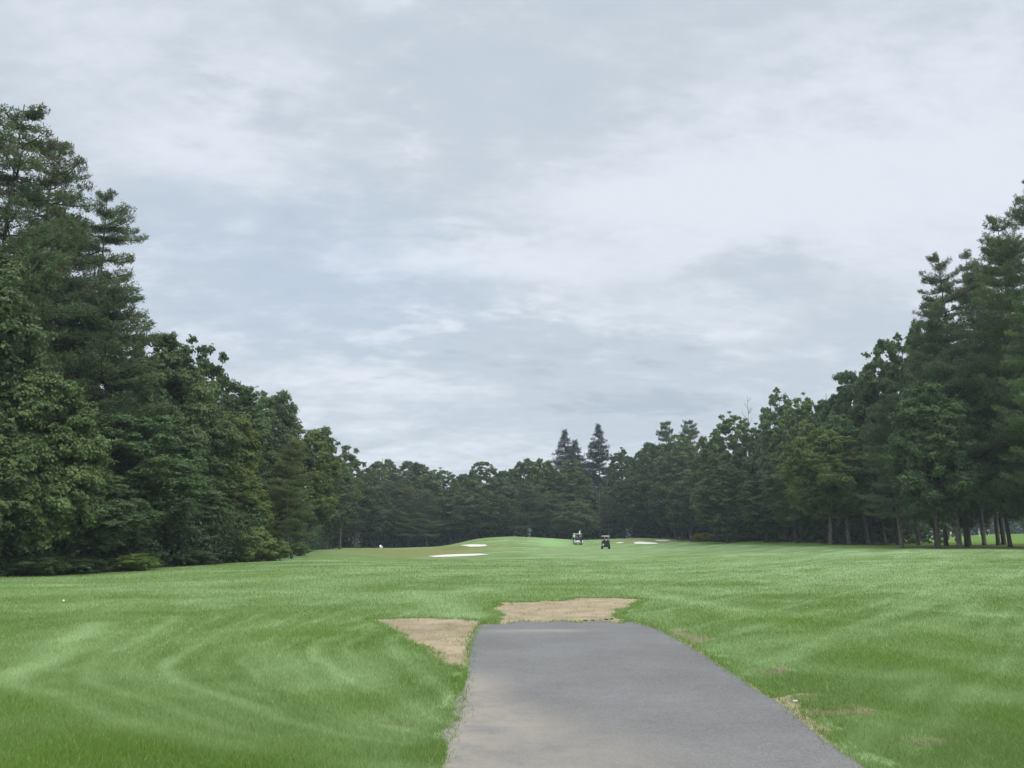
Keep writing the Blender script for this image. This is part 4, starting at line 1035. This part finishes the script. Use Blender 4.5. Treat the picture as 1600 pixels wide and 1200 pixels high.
# flag on the green
fr = bpy.data.objects.new('flagstick', None); col.objects.link(fr); fr.location = at(906.8, 150); tag(fr, 'white flag on a thin stick behind the left golf cart', 'golf flag')
ftop = CAMH + slope(828) * 150 - fr.location.z
b = MB(); b.tube([(0, 0, -.1), (0, 0, ftop * .5), (0, 0, ftop)], .018, 8); b.build('pole', M_WHITE, fr)
n = 12; m = 8; u, w = np.meshgrid(np.linspace(0, 1, n), np.linspace(0, 1, m)); hang = .34
X = -.02 - u.ravel() * .22; Yv = .06 * np.sin(u.ravel() * 7) * u.ravel(); Zv = ftop - .04 - w.ravel() * .55 * (1 - .3 * u.ravel()) - u.ravel() * hang
V = np.stack([X, Yv, Zv], 1); V2 = np.concatenate([V, V + np.array([0, .008, 0])]); q = [(j * n + i, j * n + i + 1, (j + 1) * n + i + 1, (j + 1) * n + i) for j in range(m - 1) for i in range(n - 1)]
q = q + [tuple(k + n * m for k in f_[::-1]) for f_ in q]
link('flag', mesh_np('flag', V2, np.array(q), [M_WHITE], smooth=True), fr)

# small dark post-mounted bin by the left wood end
p0 = at(457, 63); pr = bpy.data.objects.new('litter_bin', None); col.objects.link(pr); pr.location = p0; tag(pr, 'small dark green bin standing by the end of the left wood', 'bin')
b = MB(); b.tube([(0, 0, -.02), (0, 0, .03), (0, 0, .42), (0, 0, .46)], [.10, .11, .12, .12], 12); b.build('barrel', M_GREENPOST, pr, True)
b = MB(); b.tube([(0, 0, .462), (0, 0, .50), (0, 0, .54)], [.13, .12, .05], 12); b.build('lid', M_BLACK, pr, True)
# white tee block and short brown stake on the far lawn
pr = bpy.data.objects.new('tee_marker', None); col.objects.link(pr); pr.location = at(595, 155); tag(pr, 'white tee marker block before the far trunks at left', 'tee marker')
b = MB(); b.prism([(-.15, -.03), (-.17, .4), (-.05, .62), (.1, .6), (.15, -.03)], -.2, .14); b.build('block', M_WHITE, pr)
b = MB(); b.ball((.24, 0, .22), (.17, .16, .2), 12, 8); b.build('knob', M_WHITE, pr, True)
b = MB(); b.tube([(0, 0, -.05), (0, 0, .5), (.01, 0, .62)], [.06, .055, .03], 8); o = b.build('stake', simple('brown_wood', (.14, .10, .06), .9), None, loc=at(586, 155)); tag(o, 'short brown stake left of the white tee block', 'stake')
g = hit(99, 942); b = MB(); b.ball((0, 0, 0), .024, 16, 12); o = b.build('golf_ball', M_WHITE, None, True, (g[0], g[1], Zs(*g) + .05)); tag(o, 'white golf ball lying in the left lawn', 'golf ball')
g = flat(1243, 1098); b = MB(); b.ball((0, 0, 0), (.028, .018, .012), 9, 6); o = b.build('pebble', M_CREAM, None, False, (g[0], g[1], .014)); tag(o, 'pale flat pebble on the dirt right of the path', 'pebble')
# loose grit and crumbs on the bare dirt and along the asphalt edge (uncountable)
def grit():
    rng = np.random.default_rng(77); mb = MB(); pts = []
    for poly, n in ((DIRT_L, 260), (DIRT_T, 420), (DIRT_W, 90)):
        q = rng.uniform(poly.min(0), poly.max(0), (n * 3, 2)); q = q[inside(poly, q[:, 0], q[:, 1]) & ~inside(PATH_OL, q[:, 0], q[:, 1])][:n]; pts.append(q)
    e = PATH_OL[PATH_OL[:, 1] > 4.6]; pts.append(np.repeat(e, 2, axis=0)[::2] + rng.normal(0, .06, (len(e), 2)))
    for x, y in np.concatenate(pts):
        r = rng.uniform(.002, .0055) * (1 + .02 * y); n0 = mb.n
        mb.ball((x, y, .009), (r * rng.uniform(.8, 1.6), r, r * .7), 6, 4); mb.v[-1] += rng.normal(0, r * .12, mb.v[-1].shape)
    tag(mb.build('gravel', simple('grit', (.30, .25, .18), .95, .1, .5, 30), None), 'loose tan grit on the bare dirt and path edge', 'gravel', kind='stuff')
grit()
# broken edge lumps where the asphalt ends
rg = random.Random(5)
for px, py, s in ((915, 971, .03), (927, 970.5, .024), (948, 969, .03), (956, 968.5, .026)):
    g = flat(px, py); b = MB(); b.ball((0, 0, 0), (s * 1.6, s, s * .45), 8, 5); v = b.v[0]; v *= 1 + .25 * np.array([[rg.random() - .5] * 3 for _ in range(len(v))])
    o = b.build('asphalt_lump', simple('dark_asphalt_lump', (.07, .06, .05), .95), None, False, (g[0], g[1], .018))
    tag(o, 'dark broken asphalt lump at the far end of the path', 'asphalt lump', 'asphalt lumps at the far end of the path')
# distant ridge beyond the woods
def ridge():
    x = np.linspace(-1800, 1800, 120); V = []
    for i, xx in enumerate(x):
        h = 22 + 14 * float(fbm(np.array([xx * .003]), np.array([0.]), 3, 3)[0])
        for (yy, hh) in ((900, 0), (980, h * .7), (1100, h), (1400, 0)): V.append((xx, yy, hh))
    q = [(i * 4 + k, (i + 1) * 4 + k, (i + 1) * 4 + k + 1, i * 4 + k + 1) for i in range(119) for k in range(3)]
    m = simple('wooded_ridge', (.03, .055, .035), .95, .1, .4, .02)
    tag(link('hills', mesh_np('hills', V, q, [m], smooth=True)), 'low wooded ridge beyond the course', kind='structure')
ridge()

# ------------------------------------------------------------------ sky, sun, haze, camera
SUN_EL, SUN_ROT = math.radians(46), math.radians(128)
w = bpy.data.worlds.new('World'); scene.world = w; w.use_nodes = True; nt = w.node_tree; nt.nodes.clear()
out = N(nt, 'ShaderNodeOutputWorld'); bg = N(nt, 'ShaderNodeBackground'); nt.links.new(bg.outputs[0], out.inputs[0]); bg.inputs[1].default_value = .1
sky = N(nt, 'ShaderNodeTexSky', sky_type='NISHITA'); sky.sun_disc = False; sky.sun_elevation = SUN_EL; sky.sun_rotation = SUN_ROT
tc = N(nt, 'ShaderNodeTexCoord'); nrm = N(nt, 'ShaderNodeVectorMath', operation='NORMALIZE'); nt.links.new(tc.outputs['Generated'], nrm.inputs[0]); dirv = nrm.outputs[0]
sp = N(nt, 'ShaderNodeSeparateXYZ'); nt.links.new(dirv, sp.inputs[0])
zc = math_(nt, 'ADD', math_(nt, 'MAXIMUM', sp.outputs[2], 0.0), .26)
cb = N(nt, 'ShaderNodeCombineXYZ')
nt.links.new(math_(nt, 'DIVIDE', sp.outputs[0], zc), cb.inputs[0]); nt.links.new(math_(nt, 'DIVIDE', sp.outputs[1], zc), cb.inputs[1])
mp = N(nt, 'ShaderNodeMapping'); mp.inputs['Rotation'].default_value = (0, 0, math.radians(-28)); mp.inputs['Scale'].default_value = (1.0, 1.7, 1); nt.links.new(cb.outputs[0], mp.inputs[0])
pv = mp.outputs[0]
nD = noise(nt, pv, 8.5, 7, .6, .25); nA = noise(nt, pv, 1.1, 5, .55, .3); nB = noise(nt, pv, 3.2, 6, .6, .5); nC = noise(nt, pv, .45, 3, .5)
f = math_(nt, 'ADD', math_(nt, 'MULTIPLY', nA, .5), math_(nt, 'ADD', math_(nt, 'MULTIPLY', nB, .34), math_(nt, 'MULTIPLY', nC, .12)))
nE = noise(nt, pv, 22, 6, .62, .2)
f = math_(nt, 'ADD', f, math_(nt, 'ADD', math_(nt, 'MULTIPLY', math_(nt, 'SUBTRACT', nD, .3), .30), math_(nt, 'MULTIPLY', math_(nt, 'SUBTRACT', nE, .5), .12)))
def blob(px, py, wx, wy, amt, rag=.5):
    """a bank of cloud round a fixed direction of the sky"""
    r = Vector(ray(px, py)).normalized()
    sb = N(nt, 'ShaderNodeVectorMath', operation='SUBTRACT'); nt.links.new(dirv, sb.inputs[0]); sb.inputs[1].default_value = r
    s2 = N(nt, 'ShaderNodeVectorMath', operation='MULTIPLY'); nt.links.new(sb.outputs[0], s2.inputs[0]); s2.inputs[1].default_value = (F / wx, F / wx * .5, F / wy)
    ln = N(nt, 'ShaderNodeVectorMath', operation='LENGTH'); nt.links.new(s2.outputs[0], ln.inputs[0])
    d = math_(nt, 'ADD', ln.outputs['Value'], math_(nt, 'MULTIPLY', math_(nt, 'SUBTRACT', math_(nt, 'ADD', nB, nD), 1.0), rag * 3))
    return sstep(nt, d, .2, 1.5, amt, 0)
dark = None
for args in ((790, 548, 190, 50, .13), (1040, 548, 70, 30, .08), (1185, 422, 95, 36, .12), (560, 500, 140, 60, .05), (1000, 630, 150, 22, .10), (720, 240, 260, 190, .06), (1060, 60, 120, 90, .02), (440, 470, 180, 90, .03)):
    b_ = blob(*args); f = math_(nt, 'SUBTRACT', f, b_)
for args in ((1350, 170, 460, 220, .09), (350, 150, 190, 100, .10), (300, 245, 130, 40, .08), (760, 410, 190, 22, .10), (1250, 320, 300, 120, .05), (900, 430, 90, 20, .06), (1080, 300, 260, 30, .07), (600, 600, 300, 26, .06)):
    b_ = blob(*args); f = math_(nt, 'ADD', f, b_)
k = 6.6
ramp = N(nt, 'ShaderNodeValToRGB'); nt.links.new(f, ramp.inputs[0]); cr = ramp.color_ramp; cr.interpolation = 'EASE'
cr.elements[0].position = .29; cr.elements[0].color = (.53, .61, .705, 1)
cr.elements[1].position = .69; cr.elements[1].color = (.87, .93, 1.02, 1)
e = cr.elements.new(.46); e.color = (.635, .715, .80, 1)
blue = blob(480, 430, 260, 120, .30, .4)
cc = mixc(nt, blue, ramp.outputs[0], (.51, .65, .86))
zen = sstep(nt, sp.outputs[2], .62, .98, 1.0, 3.0)          # overcast skies are brighter overhead
bk = sstep(nt, sp.outputs[1], .25, -.5, 1.0, 1.7)         # sky behind the camera brightened, added fill for the tree sides
zz = math_(nt, 'MULTIPLY', math_(nt, 'MULTIPLY', zen, bk), 6.2)
vm = N(nt, 'ShaderNodeVectorMath', operation='SCALE'); nt.links.new(cc, vm.inputs[0]); nt.links.new(zz, vm.inputs['Scale'])
fin = mixc(nt, .96, sky.outputs[0], vm.outputs[0]); nt.links.new(fin, bg.inputs[0])

sl = bpy.data.lights.new('sun', 'SUN'); sl.energy = 1.5; sl.angle = math.radians(25); sl.color = (1, .965, .91)
so = bpy.data.objects.new('sun', sl); col.objects.link(so)
sd = Vector((math.sin(SUN_ROT) * math.cos(SUN_EL), math.cos(SUN_ROT) * math.cos(SUN_EL), math.sin(SUN_EL)))
so.rotation_euler = sd.to_track_quat('Z', 'Y').to_euler()

HAZE = 0.00036
if HAZE > 0:
    b = MB(); me = None
    X0, X1, Y0, Y1, Z0, Z1 = -320, 320, -60, 330, -3, 45
    V = [(x, y, z) for x in (X0, X1) for y in (Y0, Y1) for z in (Z0, Z1)]
    q = [(0, 1, 3, 2), (4, 6, 7, 5), (0, 4, 5, 1), (2, 3, 7, 6), (0, 2, 6, 4), (1, 5, 7, 3)]
    m, hn, ho = newmat('haze'); pvn = N(hn, 'ShaderNodeVolumePrincipled'); pvn.inputs['Density'].default_value = HAZE; pvn.inputs['Color'].default_value = (.80, .92, .97, 1)
    hn.links.new(pvn.outputs[0], ho.inputs['Volume'])
    tag(link('haze', mesh_np('haze', V, q, [m])), kind='stuff')

cam = bpy.data.cameras.new('camera'); cam.sensor_width = 36; cam.lens = 36 * F / 1600; cam.clip_end = 6000; cam.clip_start = .05
co = bpy.data.objects.new('camera', cam); col.objects.link(co); co.location = (0, 0, CAMH); co.rotation_euler = (math.pi / 2 + TH, 0, 0)
scene.camera = co
scene.view_settings.view_transform = 'Standard'; scene.view_settings.look = 'None'; scene.view_settings.exposure = .55; scene.view_settings.gamma = 1
scene.cycles.max_bounces = 6; scene.cycles.diffuse_bounces = 3; scene.cycles.transmission_bounces = 3; scene.cycles.glossy_bounces = 2; scene.cycles.volume_bounces = 0
